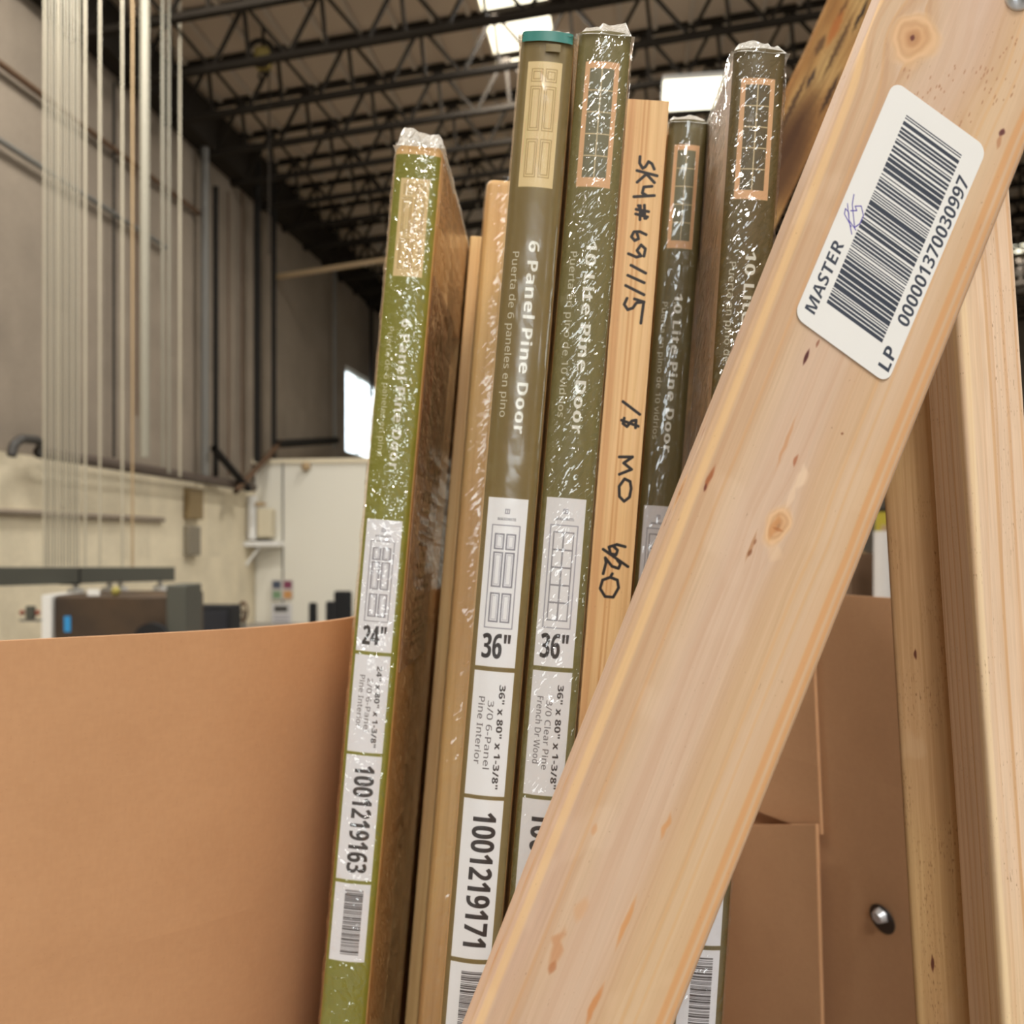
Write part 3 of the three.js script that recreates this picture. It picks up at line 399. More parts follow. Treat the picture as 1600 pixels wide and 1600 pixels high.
{ // sticker on the brace: a slightly skewed sheet with rounded corners
  const z = 0.443 - 0.0008, q = (x, y) => at(x, y, z), BL = q(1240, 494), TL = q(1397, 125), BR = q(1386, 600);
  const e1 = new THREE.Vector3().subVectors(TL, BL), e2 = new THREE.Vector3().subVectors(BR, BL), W = 1, H = 1, r1 = 0.045, r2 = 0.10, pts = [];
  for (const [cx, cy, a0] of [[1 - r1, 1 - r2, 0], [r1, 1 - r2, 1], [r1, r2, 2], [1 - r1, r2, 3]]) for (let k = 0; k <= 6; k++) { const a = (a0 + k / 6) * Math.PI / 2; pts.push([cx + r1 * Math.cos(a), cy + r2 * Math.sin(a)]); }
  const pos = [], uv = [], idx = [], n = pts.length;
  for (const dz of [0, -0.0004]) { pos.push(e1.x * 0.5 + e2.x * 0.5, e1.y * 0.5 + e2.y * 0.5, dz); uv.push(0.5, 0.5); for (const [a, b] of pts) { pos.push(e1.x * a + e2.x * b, e1.y * a + e2.y * b, dz); uv.push(a, 1 - b); } }
  for (let k = 0; k < n; k++) { const a = 1 + k, b = 1 + (k + 1) % n; idx.push(0, b, a, n + 1, n + 1 + a, n + 1 + b, a, b, n + 1 + a, b, n + 1 + b, n + 1 + a); }
  const g = new THREE.BufferGeometry(); g.setAttribute('position', new THREE.Float32BufferAttribute(pos, 3)); g.setAttribute('uv', new THREE.Float32BufferAttribute(uv, 2)); g.setIndex(idx); const g2 = g.toNonIndexed(); g2.computeVertexNormals();
  const map = canvasTexture(1600, 720, (c, w, h) => {
    c.fillStyle = '#e4e3e1'; c.fillRect(0, 0, w, h); c.fillStyle = '#2a3242';
    const put = (s, x0, x1, yc, cap, wt = 'bold') => { const f = cap / 0.72; c.font = `${wt} ${f}px sans-serif`; c.textBaseline = 'alphabetic'; const m = c.measureText(s).width; c.save(); c.translate(x0 * w, yc * h + cap / 2); c.scale((x1 - x0) * w / m, 1); c.fillText(s, 0, 0); c.restore(); };
    put('MASTER', 0.045, 0.35, 0.113, 0.105 * h); put('LP', 0.032, 0.132, 0.915, 0.115 * h); put('000001370030997', 0.225, 0.85, 0.915, 0.115 * h);
    const r = rng(71); let x = 0.121 * w; const unit = w * 0.8 / 168; while (x < 0.918 * w) { const bw = [1, 1, 2, 2, 3, 4][Math.floor(r() * 6)] * unit * 1.05, gap = [1, 1, 1, 2][Math.floor(r() * 4)] * unit; c.fillRect(x, 0.222 * h, Math.min(bw, 0.92 * w - x), 0.593 * h); x += bw + gap; }
    c.strokeStyle = '#4a3fa0'; c.lineWidth = 6.5; c.lineCap = 'round'; c.lineJoin = 'round';
    const P = (a) => { c.beginPath(); a.forEach(([X, Y], k) => k ? c.lineTo(X * w, Y * h) : c.moveTo(X * w, Y * h)); c.stroke(); };
    P([[0.402, 0.19], [0.44, 0.12], [0.49, 0.05]]); P([[0.425, 0.16], [0.45, 0.06], [0.47, 0.05], [0.465, 0.09], [0.44, 0.12], [0.425, 0.21]]); P([[0.43, 0.19], [0.50, 0.09], [0.535, 0.07]]); P([[0.475, 0.10], [0.49, 0.15], [0.50, 0.12], [0.515, 0.17], [0.49, 0.22], [0.455, 0.22], [0.43, 0.19]]);
  });
  const s = single('barcode_sticker', g2, new THREE.MeshStandardMaterial({ map, roughness: 0.55 }), 'white MASTER LP barcode sticker on the diagonal stud', 'sticker'); s.position.copy(BL);
}
{ // posts right of the doors, and the rough brace behind them
  const upright = (name, label, px800, slope, d, w, t, top, mat, seed, yaw = -0.047) => {
    const a = at(px800, 800, d), g = thing(name, label, 'lumber'), lean = Math.atan(slope), h = EYE + (HZ - 800) / F * d;
    const base = new THREE.Vector3(a.x + slope * h, 0.0015 + Math.abs(Math.sin(lean)) * w, a.z); g.position.copy(base); g.rotation.set(0, yaw, lean, 'ZYX');
    part('stud', boardGeometry(w, top, t, 0.004, seed).translate(w / 2, 0, -t / 2), mat, g); return g;
  };
  const clean = woodTexture(256, 1024, 0.045, 0.9, { early: [220, 190, 152], late: [196, 150, 108], pink: [222, 194, 166], seed: 41, ring: 0.0085, lateAmt: 0.75, wander: 0.25, fleck: 2.2, bands: [[0.002, 0.003, 238, 214, 172, 0.6], [0.016, 0.0014, 204, 158, 110, 0.6], [0.026, 0.0012, 206, 160, 116, 0.5], [0.034, 0.0012, 206, 158, 112, 0.5]] });
  const rough = woodTexture(256, 1024, 0.045, 0.9, { early: [196, 160, 112], late: [148, 106, 62], pink: [186, 148, 106], seed: 57, ring: 0.0045, lateAmt: 0.55, wander: 0.5, fleck: 5, figure: 0.8, marks: [[0.012, 0.42, 0.008, 0.0016, 80, 35, 18, 0.9], [0.013, 0.20, 0.005, 0.0014, 80, 35, 18, 0.9]] });
  const post = new THREE.MeshStandardMaterial({ map: clean, roughness: 0.75 }), sawn = new THREE.MeshStandardMaterial({ map: rough, roughness: 0.85 });
  upright('upright_stud', 'clean pale upright stud with straight grain beside diagonal brace', 1515, 0.066, 0.60, 0.0385, 0.056, 2.02, post, 5);
  upright('upright_stud', 'rough sawn darker upright stud behind the clean stud', 1383, 0.061, 0.676, 0.0390, 0.075, 2.02, sawn, 6, -0.375);
  const bark = woodTexture(256, 1024, 0.089, 1.0, { early: [186, 152, 98], late: [112, 80, 46], pink: [150, 106, 58], seed: 83, ring: 0.012, lateAmt: 0.8, wander: 0.9, fleck: 6, knots: [[0.018, 0.74, 0.011, 1.2, 0.5]], marks: [[0.06, 0.70, 0.05, 0.004, 25, 16, 10, 0.95], [0.048, 0.63, 0.09, 0.006, 60, 38, 20, 0.7], [0.03, 0.56, 0.03, 0.005, 40, 28, 26, 0.8], [0.022, 0.50, 0.09, 0.006, 50, 30, 18, 0.7], [0.045, 0.44, 0.08, 0.012, 80, 46, 22, 0.7], [0.03, 0.66, 0.05, 0.01, 160, 84, 34, 0.6], [0.07, 0.55, 0.06, 0.006, 45, 28, 16, 0.8], [0.045, 0.40, 0.20, 0.05, 70, 44, 24, 0.75], [0.02, 0.62, 0.03, 0.008, 70, 46, 26, 0.7], [0.075, 0.80, 0.02, 0.006, 30, 20, 12, 0.9], [0.05, 0.78, 0.012, 0.005, 150, 80, 30, 0.7], [0.028, 0.70, 0.03, 0.004, 90, 60, 32, 0.7]] });  // bark marks, plus one broad brown mark painting shade on the lower part
  const bm = new THREE.MeshStandardMaterial({ map: bark, roughness: 0.9 });
  const d = 1.665, p = at(1339, 0, d), dir = new THREE.Vector2(0.43, 0.903).normalize(), lean = Math.atan2(dir.x, dir.y), below = (p.y - 0.02) / dir.y, R = thing('rough_brace', 'rough bark-edged diagonal board behind the cardboard bin', 'lumber');
  R.position.set(p.x - dir.x * below, p.y - dir.y * below, -d - 0.02); R.rotation.z = -lean; bark.offset.set(0, 0.72 - below); bark.offset.y -= Math.floor(bark.offset.y / 2) * 2; part('board', boardGeometry(0.089, below + 0.22, 0.038, 0.006, 91, 0.008), bm, R);
}

// ---------------------------------------------------------------- doors
const LBL = 1770, LK = 2048 / LBL, LSC = 0.633 / F;       // label drawn in units of LSC metres
function vtext(c, s, xc, y0, y1, cap, weight, color) {   // text running down, tops to the right
  c.save(); const f = cap / 0.72; c.font = `${weight} ${f}px sans-serif`; c.fillStyle = color; c.textBaseline = 'alphabetic'; const m = c.measureText(s).width; c.translate(xc - cap / 2, y0); c.rotate(Math.PI / 2); c.scale((y1 - y0) / m, 1); c.fillText(s, 0, 0); c.restore();
}
function htext(c, s, x0, x1, yb, cap, weight, color) { c.save(); c.font = `${weight} ${cap / 0.72}px sans-serif`; c.fillStyle = color; c.textBaseline = 'alphabetic'; const m = c.measureText(s).width; c.translate(x0, yb); c.scale((x1 - x0) / m, 1); c.fillText(s, 0, 0); c.restore(); }
function drawLabel(o) {
  return canvasTexture(112, 2048, (c, w, h) => {
    c.scale(w / 84, h / LBL); const [r0, g0, b0] = o.base;
    c.fillStyle = `rgb(${o.base})`; c.fillRect(0, 0, 84, LBL);
    const rr = rng(o.seed); for (let k = 0; k < 260; k++) { const v = (rr() - 0.5) * 16; c.fillStyle = `rgba(${r0 + v | 0},${g0 + v | 0},${b0 + v | 0},0.5)`; c.fillRect(rr() * 84, rr() * LBL, 3 + rr() * 14, 4 + rr() * 50); }
    // picture of the door
    const px = 14, py = 48, pw = 55, ph = 197;
    if (o.kind === 'panel') {
      c.fillStyle = '#dcc492'; c.fillRect(px, py, pw, ph); for (let k = 0; k < 60; k++) { c.fillStyle = `rgba(${190 + rr() * 40 | 0},${160 + rr() * 30 | 0},${110 + rr() * 25 | 0},0.35)`; c.fillRect(px + rr() * pw, py + rr() * ph * 0.7, 1.2, 20 + rr() * 50); }
      c.strokeStyle = 'rgba(150,120,70,0.65)'; c.lineWidth = 1.6; for (const [y0, y1] of [[0.06, 0.16], [0.2, 0.55], [0.62, 0.92]]) for (const x0 of [0.14, 0.55]) { c.strokeRect(px + pw * x0, py + ph * y0, pw * 0.31, ph * (y1 - y0)); c.strokeRect(px + pw * x0 + 3, py + ph * y0 + 4, pw * 0.31 - 6, ph * (y1 - y0) - 8); }
    } else {
      c.fillStyle = '#d9ab80'; c.fillRect(px, py, pw, ph); const ix = px + 8, iy = py + 11, iw = pw - 16, ih = ph - 26; c.fillStyle = `rgb(${o.pane})`; c.fillRect(ix, iy, iw, ih);
      c.fillStyle = '#c9b68f'; c.fillRect(ix + iw / 2 - 1, iy, 2, ih); for (let k = 1; k < 5; k++) c.fillRect(ix, iy + ih * k / 5 - 1, iw, 2);
    }
    const wt = '#dedcd2'; vtext(c, o.title, 48, 328, 632, 17.5, 'bold', wt); vtext(c, o.sub, 20, 345, 608, 10.5, '', 'rgba(214,210,196,0.85)');
    const bx = o.bx || [8, 72], white = o.white || '#e6e6ea', blk = (y0, y1) => { c.fillStyle = white; c.fillRect(bx[0], y0, bx[1] - bx[0], y1 - y0); };
    blk(733, 998); blk(1005, 1200); blk(1206, 1456); blk(1463, 1619);
    const cx = (bx[0] + bx[1]) / 2, ink = '#2a2527', grey = '#9a99a4';
    c.fillStyle = grey; c.fillRect(cx - 4, 750, 8, 8); c.fillStyle = white; c.fillRect(cx - 2.4, 751.5, 1.6, 5); c.fillRect(cx + 0.9, 751.5, 1.6, 5); htext(c, 'MASONITE', cx - 15, cx + 15, 769, 4.2, 'bold', '#77767f');
    c.strokeStyle = grey; c.lineWidth = 1.8; c.strokeRect(cx - 22, 776, 44, 161); 
    if (o.kind === 'panel') { for (const [y0, y1] of [[790, 813], [819, 872], [883, 927]]) for (const x0 of [-16, 2.5]) { c.strokeStyle = '#85848f'; c.lineWidth = 2.4; c.strokeRect(cx + x0, y0, 13.5, y1 - y0); c.strokeStyle = '#b9b8c2'; c.lineWidth = 1.2; c.strokeRect(cx + x0 + 3, y0 + 3.5, 7.5, y1 - y0 - 7); } }
    else { c.strokeStyle = '#8a888f'; c.lineWidth = 2; c.strokeRect(cx - 16, 787, 32, 138); c.beginPath(); c.moveTo(cx, 787); c.lineTo(cx, 925); for (let k = 1; k < 5; k++) { c.moveTo(cx - 16, 787 + 27.6 * k); c.lineTo(cx + 16, 787 + 27.6 * k); } c.lineWidth = 2.6; c.stroke(); }
    htext(c, o.size, cx - 24, cx + 23, 984, 38, 'bold', ink); htext(c, o.size, cx - 23.2, cx + 23.8, 984, 38, 'bold', ink);
    vtext(c, o.lines[0], cx + 15, 1025, 1190, 10, 'bold', ink); vtext(c, o.lines[1], cx - 1, 1050, 1160, 10, '', '#5d5759'); vtext(c, o.lines[2], cx - 16, 1044, 1152, 10, '', '#5d5759');
    const n = o.sku.length; vtext(c, o.sku, cx + 4, 1224, 1224 + 21.8 * n, 37, 'bold', ink); vtext(c, o.sku, cx + 4, 1224.8, 1224.8 + 21.8 * n, 37, 'bold', ink);
    let y = 1476; const q = rng(o.seed + 5); while (y < 1604) { const b = [1.1, 1.1, 2.2, 3.3][Math.floor(q() * 4)], g = [1.1, 1.1, 2.2][Math.floor(q() * 3)]; c.fillStyle = '#3a3538'; c.fillRect(cx - 13, y, 34, Math.min(b, 1605 - y)); y += b + g; } 
  });
}
// film: crumpled into small flat facets
const facetNoise = (x, y, s, p) => { const x0 = Math.floor(x), y0 = Math.floor(y), fx = x - x0, fy = y - y0, h = (i, j) => hash((((x0 + i) % p) + p) % p, (((y0 + j) % p) + p) % p, s); return fx + fy < 1 ? h(0, 0) + (h(1, 0) - h(0, 0)) * fx + (h(0, 1) - h(0, 0)) * fy : h(1, 1) + (h(0, 1) - h(1, 1)) * (1 - fx) + (h(1, 0) - h(1, 1)) * (1 - fy); };
const filmNormal = (() => {
  const N = 512, H = new Float32Array(N * N), P = 12;
  for (let j = 0; j < N; j++) for (let i = 0; i < N; i++) {
    const x = i / N * P, y = j / N * P, wx = (vn(x, y, 1, P) - 0.5) * 1.6, wy = (vn(x, y, 2, P) - 0.5) * 1.6;
    H[j * N + i] = facetNoise(x + wx, y + wy, 3, P) * 0.75 + facetNoise(x * 3 - wy, y * 3 + wx, 4, P * 3) * 0.2 + vn(x * 2, y * 2, 6, P * 2) * 0.10;
  }
  const h = (i, j) => H[((j + N) % N) * N + (i + N) % N], k = N / P / 2;
  return dataTexture(N, N, (i, j) => { const dx = (h(i + 1, j) - h(i - 1, j)) * k, dy = (h(i, j + 1) - h(i, j - 1)) * k, l = Math.hypot(dx, dy, 1); return [127.5 - dx / l * 127.5, 127.5 - dy / l * 127.5, 127.5 + 127.5 / l]; }, false);
})();
const crinkle = (su, sv, turn = 0) => { const t = filmNormal.clone(); t.repeat.set(1 / su, 1 / sv); t.rotation = turn; t.needsUpdate = true; return t; };
const filmMat = (scale, rough = 0.05, grain = [0.09, 0.09, 0], gloss = 1, ior = 2.0) => new THREE.MeshPhysicalMaterial({ color: new THREE.Color(0.97, 0.97, 0.96), transmission: 1, thickness: 0, roughness: rough, ior, specularIntensity: gloss, normalMap: crinkle(...grain), normalScale: new THREE.Vector2(scale, scale), side: THREE.DoubleSide });
const bunchMat = new THREE.MeshPhysicalMaterial({ color: new THREE.Color(0.86, 0.85, 0.80), transmission: 0.55, thickness: 0, roughness: 0.45, ior: 1.5, normalMap: crinkle(0.05, 0.05), normalScale: new THREE.Vector2(1, 1), side: THREE.DoubleSide });
function frontPath(w, e, seg, r = 0.0065, bulge = 0.0016) {   // rounded section of the padded near edge, left to right
  const p = []; for (let k = 0; k <= 7; k++) { const a = Math.PI - k / 7 * Math.PI / 2; p.push([r + (r + e) * Math.cos(a), -r + (r + e) * Math.sin(a)]); }
  for (let k = 1; k < seg; k++) { const t = k / seg * 2 - 1; p.push([mix(r, w - r, k / seg), e + bulge * (1 - t * t)]); }
  for (let k = 0; k <= 7; k++) { const a = Math.PI / 2 - k / 7 * Math.PI / 2; p.push([w - r + (r + e) * Math.cos(a), -r + (r + e) * Math.sin(a)]); }
  return p;
}
function edgeSheet(w, y0, y1, inset, e = 0.0003) {       // printed sheet following the rounded edge
  const p = frontPath(w, e, 14).filter((q) => q[0] >= inset - 1e-6 && q[0] <= w - inset + 1e-6), pos = [], uv = [], idx = [], n = p.length;
  for (const y of [y0, y1]) for (const q of p) { pos.push(q[0], y, q[1]); uv.push((q[0] - p[0][0]) / (p[n - 1][0] - p[0][0]), y === y1 ? 1 : 0); }
  for (let k = 0; k < n - 1; k++) idx.push(k, k + 1, n + k, k + 1, n + k + 1, n + k);
  const g = new THREE.BufferGeometry(); g.setAttribute('position', new THREE.Float32BufferAttribute(pos, 3)); g.setAttribute('uv', new THREE.Float32BufferAttribute(uv, 2)); g.setIndex(idx); g.computeVertexNormals(); return g;
}
function filmShell(w, dep, len, o) {                     // three-sided wrap round the near edge
  const path = [], e = 0.0010;
  const side = [0, 0.3, 0.55, 0.72, 0.82, 0.89, 0.93, 0.96, 0.98];
  for (const k of side) path.push([-e, -dep * (1 - k)]);
  path.push(...frontPath(w, e, 26));
  for (const k of side.slice().reverse()) path.push([w + e, -dep * (1 - k)]);
  const n = path.length, s = [0]; for (let k = 1; k < n; k++) s.push(s[k - 1] + Math.hypot(path[k][0] - path[k - 1][0], path[k][1] - path[k - 1][1]));
  const nor = path.map((p, k) => { const a = path[Math.max(0, k - 1)], b = path[Math.min(n - 1, k + 1)], dx = b[0] - a[0], dz = b[1] - a[1], l = Math.hypot(dx, dz) || 1; return [-dz / l, dx / l]; });
  const ys = []; for (let y = 0; y < len - 0.85; y += 0.03) ys.push(y); for (let y = len - 0.85; y < len + 0.002; y += 0.0028) ys.push(y);
  const pos = [], uv = [], idx = [];
  for (const y of ys) for (let k = 0; k < n; k++) {
    const a = s[k] - s[Math.floor(n / 2)], q = (o.diag || 0) * a + y, rid = 1 - Math.abs(2 * vn(a * 60 + y * 10, q * 120, o.seed) - 1), rid2 = 1 - Math.abs(2 * vn(a * 22 - y * 14, q * 40, o.seed + 1) - 1);
    const d = o.amp * (0.45 * Math.pow(rid, 3) + 0.8 * Math.pow(rid2, 3) + 0.5 * vn(a * 20, y * 12, o.seed + 2));
    pos.push(path[k][0] + nor[k][0] * d, y, path[k][1] + nor[k][1] * d); uv.push(a, y);
  }
  for (let j = 0; j < ys.length - 1; j++) for (let k = 0; k < n - 1; k++) { const a = j * n + k; idx.push(a, a + 1, a + n, a + 1, a + n + 1, a + n); }
  const g = new THREE.BufferGeometry(); g.setAttribute('position', new THREE.Float32BufferAttribute(pos, 3)); g.setAttribute('uv', new THREE.Float32BufferAttribute(uv, 2)); g.setIndex(idx); g.computeVertexNormals(); return g;
}
function filmBunch(w, dep, len, hgt, seed) {             // gathered film over the top of a door
  const nx = 18, nz = 70, pos = [], uv = [], idx = [], e = 0.002;
  for (let j = 0; j <= nz; j++) for (let i = 0; i <= nx; i++) {
    const a = i / nx, b = j / nz, z = e - b * dep, x = mix(-e, w + e, a), edge = Math.min(sstep(0, 0.16, a), sstep(1, 0.84, a)) * sstep(0, 0.012, b);
    const n = fbm(x * 70, z * 55, seed, 3), rid = 1 - Math.abs(2 * vn(x * 120 + z * 40, z * 90, seed + 4) - 1);
    pos.push(x, len - 0.004 * (1 - edge) + 0.001 + hgt * edge * (0.25 + 0.6 * n + 0.3 * rid * rid), z + (n - 0.5) * 0.004); uv.push(x, z);
  }
  for (let j = 0; j < nz; j++) for (let i = 0; i < nx; i++) { const a = j * (nx + 1) + i; idx.push(a, a + 1, a + nx + 1, a + 1, a + nx + 2, a + nx + 1); }
  const g = new THREE.BufferGeometry(); g.setAttribute('position', new THREE.Float32BufferAttribute(pos, 3)); g.setAttribute('uv', new THREE.Float32BufferAttribute(uv, 2)); g.setIndex(idx); g.computeVertexNormals(); return g;
}
const pineTex = woodTexture(256, 1024, 0.12, 0.8, { early: [226, 188, 128], late: [190, 132, 72], pink: [220, 178, 122], seed: 23, ring: 0.009, lateAmt: 0.55, wander: 0.5, fleck: 0.6 });
const pine = new THREE.MeshStandardMaterial({ map: pineTex, roughness: 0.55 });
const glarePine = new THREE.MeshStandardMaterial({ map: woodTexture(128, 512, 0.12, 0.8, { early: [206, 190, 176], late: [168, 146, 128], pink: [196, 176, 164], seed: 29, ring: 0.012, lateAmt: 0.7, wander: 0.6, fleck: 0.4 }), roughness: 0.5 });  // pine with the pale glare of the film put into its colour
const doorGlass = new THREE.MeshPhysicalMaterial({ color: 0xffffff, transmission: 1, thickness: 0, roughness: 0.02, ior: 1.5 });
function doorSlab(g, w, dep, len, kind, mat = pine, ease = 0.0015) {
  const st = 0.11, u = hash(Math.round(len * 1e4), Math.round(w * 1e5), 3);
  part('stile', metreUV(rbox(w, len, st, ease, w / 2, len / 2, -st / 2), u, u), mat, g); part('stile', metreUV(rbox(w, len, st, 0.0015, w / 2, len / 2, -dep + st / 2), u + 0.3, u), mat, g);
  const iw = dep - 2 * st, zc = -dep / 2, rail = (y0, y1) => part('rail', metreUV(rbox(w, y1 - y0, iw, 0.0015, w / 2, (y0 + y1) / 2, zc), 0.1, 0.2), mat, g);
  if (kind === 'panel') {
    const ys = [[0, 0.24], [0.82, 0.98], [1.60, 1.70], [len - 0.11, len]]; ys.forEach(([a, b]) => rail(a, b)); part('mullion', metreUV(rbox(w, ys[3][0] - ys[0][1], 0.1, 0.0015, w / 2, (ys[3][0] + ys[0][1]) / 2, zc), 0.05, 0.1), mat, g);
    const pw = (iw - 0.1) / 2; for (let k = 0; k < 3; k++) for (const sg of [-1, 1]) { const y0 = ys[k][1], y1 = ys[k + 1][0], z = zc + sg * (0.05 + pw / 2); const pn = part('panel', metreUV(box(w * 0.4, y1 - y0, pw, w / 2, (y0 + y1) / 2, z)), mat, g); part('raised_field', metreUV(rbox(w * 0.8, y1 - y0 - 0.07, pw - 0.07, 0.004, w / 2, (y0 + y1) / 2, z)), mat, pn); }
  } else {
    rail(0, 0.25); rail(len - 0.115, len); const y0 = 0.25, y1 = len - 0.115, ph = (y1 - y0) / 5, pw = iw / 2;
    part('muntin', metreUV(rbox(w * 0.8, y1 - y0, 0.022, 0.003, w / 2, (y0 + y1) / 2, zc)), mat, g); for (let k = 1; k < 5; k++) part('muntin', metreUV(rbox(w * 0.78, 0.022, iw, 0.003, w / 2, y0 + ph * k, zc)), mat, g);
    for (let k = 0; k < 5; k++) for (const sg of [-1, 1]) part('pane', box(0.004, ph - 0.024, pw - 0.02, w / 2, y0 + ph * (k + 0.5), zc + sg * (pw / 2 + 0.004)), doorGlass, g);
  }
}
const TOP = EYE + 0.345;
// a door standing on its lower edge: near upper left corner at (px, py), edge width wpx, leaning by slope; its faces run back towards column vp
function standDoor(name, label, px, py, wpx, slope, vp, dep, kind) {
  const d = 0.345 * F / (HZ - py), w = wpx * Math.cos(Math.atan(slope)) * d / F, lean = Math.atan(slope), c = at(px, py, d);
  const low = 0.001 + w * Math.sin(lean), len = (c.y - low) / Math.cos(lean), g = thing(name, label, 'door', null);
  g.position.set(c.x - Math.sin(lean) * len, low, c.z); g.rotation.set(0, -Math.atan((vp - 800) / F), -lean, 'ZYX');
  g.userData.kind = 'thing'; return { g, d, w, len, dep, sc: d / F };
}
function wrapped(o) {
  const D = standDoor(o.name, o.label, ...o.place, o.dep, o.kind), { g, w, len } = D;
  doorSlab(g, w, o.dep, len, o.kind, o.wood || pine, 0.0068);
  const inset = (o.inset || 0) * D.sc, hgt = LBL * LSC, top = len - (o.drop || 0) * D.sc;
  part('edge_label', edgeSheet(w, top - hgt, top, inset), new THREE.MeshStandardMaterial({ map: drawLabel(o.print), roughness: 0.5 }), g, o.labelText);
  const film = part('plastic_film', filmShell(w, o.dep, len, o.film), filmMat(o.film.scale, o.film.rough, o.film.grain, o.film.gloss), g, 'clear wrinkled shrink film');
  part('film_fold', filmBunch(w, o.dep, len, o.bunch, o.film.seed + 40), bunchMat, film, 'whitish gathered film');
  return D;
}
const OL = [104, 100, 60], LITE = { kind: 'lite', title: '10 Lite Pine Door', sub: 'Puerta en pino de 10 vidrios', size: '36"', pane: [112, 108, 82] };
const A = wrapped({ name: 'wrapped_door', label: 'film-wrapped 24 inch 6 panel pine door with bright green edge label', place: [618, 222, 75, 0.0874, 854], dep: 0.61, kind: 'panel', inset: 2, drop: 18, labelText: 'bright green printed edge label',
  print: { base: [128, 127, 40], kind: 'panel', title: '6 Panel Pine Door', sub: 'Puerta de 6 paneles en pino', size: '24"', lines: ['24" x 80" x 1-3/8"', '2/0 6-Panel', 'Pine Interior'], sku: '1001219163', seed: 3, white: '#e8e9f0', bx: [6, 73] }, film: { seed: 5, amp: 0.0010, scale: 0.32, rough: 0.05, diag: 0.6, grain: [0.055, 0.065, 0.3], gloss: 0.8 }, bunch: 0.020 });
const Bd = wrapped({ name: 'wrapped_door', label: 'film-wrapped 36 inch 6 panel pine door with olive label and teal tape', place: [815, 48, 84, 0.0823, 860], dep: 0.88, kind: 'panel', labelText: 'olive printed edge label', drop: 0,
  print: { base: [118, 99, 54], kind: 'panel', title: '6 Panel Pine Door', sub: 'Puerta de 6 paneles en pino', size: '36"', lines: ['36" x 80" x 1-3/8"', '3/0 6-Panel', 'Pine Interior'], sku: '1001219171', seed: 7 }, film: { seed: 15, amp: 0.00025, scale: 0.06, rough: 0.2, grain: [0.16, 0.4, 0.1], gloss: 0.4 }, bunch: 0.008 });
wrapped({ name: 'wrapped_door', label: 'film-wrapped 36 inch 10 lite door between the teal-taped door and marked pine edge', place: [905, 48, 83, 0.081, 862], dep: 0.90, kind: 'lite', labelText: 'olive printed edge label', drop: 0,
  print: { ...LITE, base: [112, 103, 58], lines: ['36" x 80" x 1-3/8"', '3/0 Clear Pine', 'French Dr Wood'], sku: '100', seed: 12, white: '#dedcdf' }, film: { seed: 25, amp: 0.0005, scale: 0.30, rough: 0.06, diag: 0.9, grain: [0.035, 0.13, -0.7], gloss: 0.6 }, bunch: 0.014 });
wrapped({ name: 'wrapped_door', label: 'film-wrapped 10 lite pine door just right of the marked pine edge', place: [1046, 186, 62, 0.076, 866], dep: 0.80, kind: 'lite', labelText: 'olive printed edge label', drop: 0,
  print: { ...LITE, base: [100, 89, 52], lines: ['30" x 80" x 1-3/8"', '', ''], sku: '', seed: 22, white: '#d8d6da' }, film: { seed: 35, amp: 0.0004, scale: 0.22, rough: 0.08, grain: [0.07, 0.24, -0.3], gloss: 0.6 }, bunch: 0.008 });
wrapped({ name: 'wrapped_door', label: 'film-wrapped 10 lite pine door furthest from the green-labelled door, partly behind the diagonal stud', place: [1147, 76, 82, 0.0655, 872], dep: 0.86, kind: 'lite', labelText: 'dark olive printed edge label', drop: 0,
  print: { ...LITE, base: [92, 77, 38], lines: ['', '', ''], sku: '', seed: 32, white: '#d2d1d8', pane: [86, 74, 44] }, film: { seed: 45, amp: 0.0009, scale: 0.36, rough: 0.05, diag: 0.7, grain: [0.045, 0.15, -0.8], gloss: 0.65 }, bunch: 0.013, wood: glarePine });
{ // details on the first two doors
  const yb = (p) => Bd.len - (p - 48) * Bd.sc; part('tape', edgeSheet(Bd.w, yb(66), yb(50), 0.0008, 0.0022), std(new THREE.Color(0.05, 0.22, 0.19), 0.35), Bd.g, 'teal tape');
  part('tape', edgeSheet(Bd.w, yb(82), yb(70), Bd.w * 0.36, 0.002).translate(Bd.w * 0.12, 0, 0), std(new THREE.Color(0.17, 0.12, 0.03), 0.4), Bd.g, 'brown tape scrap');
  const face = canvasTexture(128, 1024, (c, w, h) => {
    const g = rng(9); c.fillStyle = '#7a4a22'; c.fillRect(0, 0, w, h * 0.5); for (let k = 0; k < 90; k++) { c.fillStyle = `rgba(${60 + g() * 90 | 0},${30 + g() * 55 | 0},${12 + g() * 25 | 0},0.5)`; c.fillRect(g() * w, g() * h * 0.5, 2 + g() * 6, 60 + g() * 200); }
    c.fillStyle = '#b9977c'; c.fillRect(0, h * 0.5, w, h * 0.5); c.fillStyle = 'rgba(90,55,38,0.8)'; for (let y = 0.55; y < 0.97; y += 0.03) c.fillRect(w * 0.3, h * y, w * (0.3 + g() * 0.35), h * 0.011);
    c.fillStyle = '#5d3a25'; c.fillRect(w * 0.3, h * 0.53, w * 0.5, h * 0.03);
  });
  const y = (p) => A.len - (p - 222) * A.sc; part('face_label', box(0.0006, y(420) - y(1050), 0.17, A.w + 0.0004, (y(420) + y(1050)) / 2, -0.095), new THREE.MeshStandardMaterial({ map: face, roughness: 0.5 }), A.g, 'brown printed label with wood picture on the door face');
}
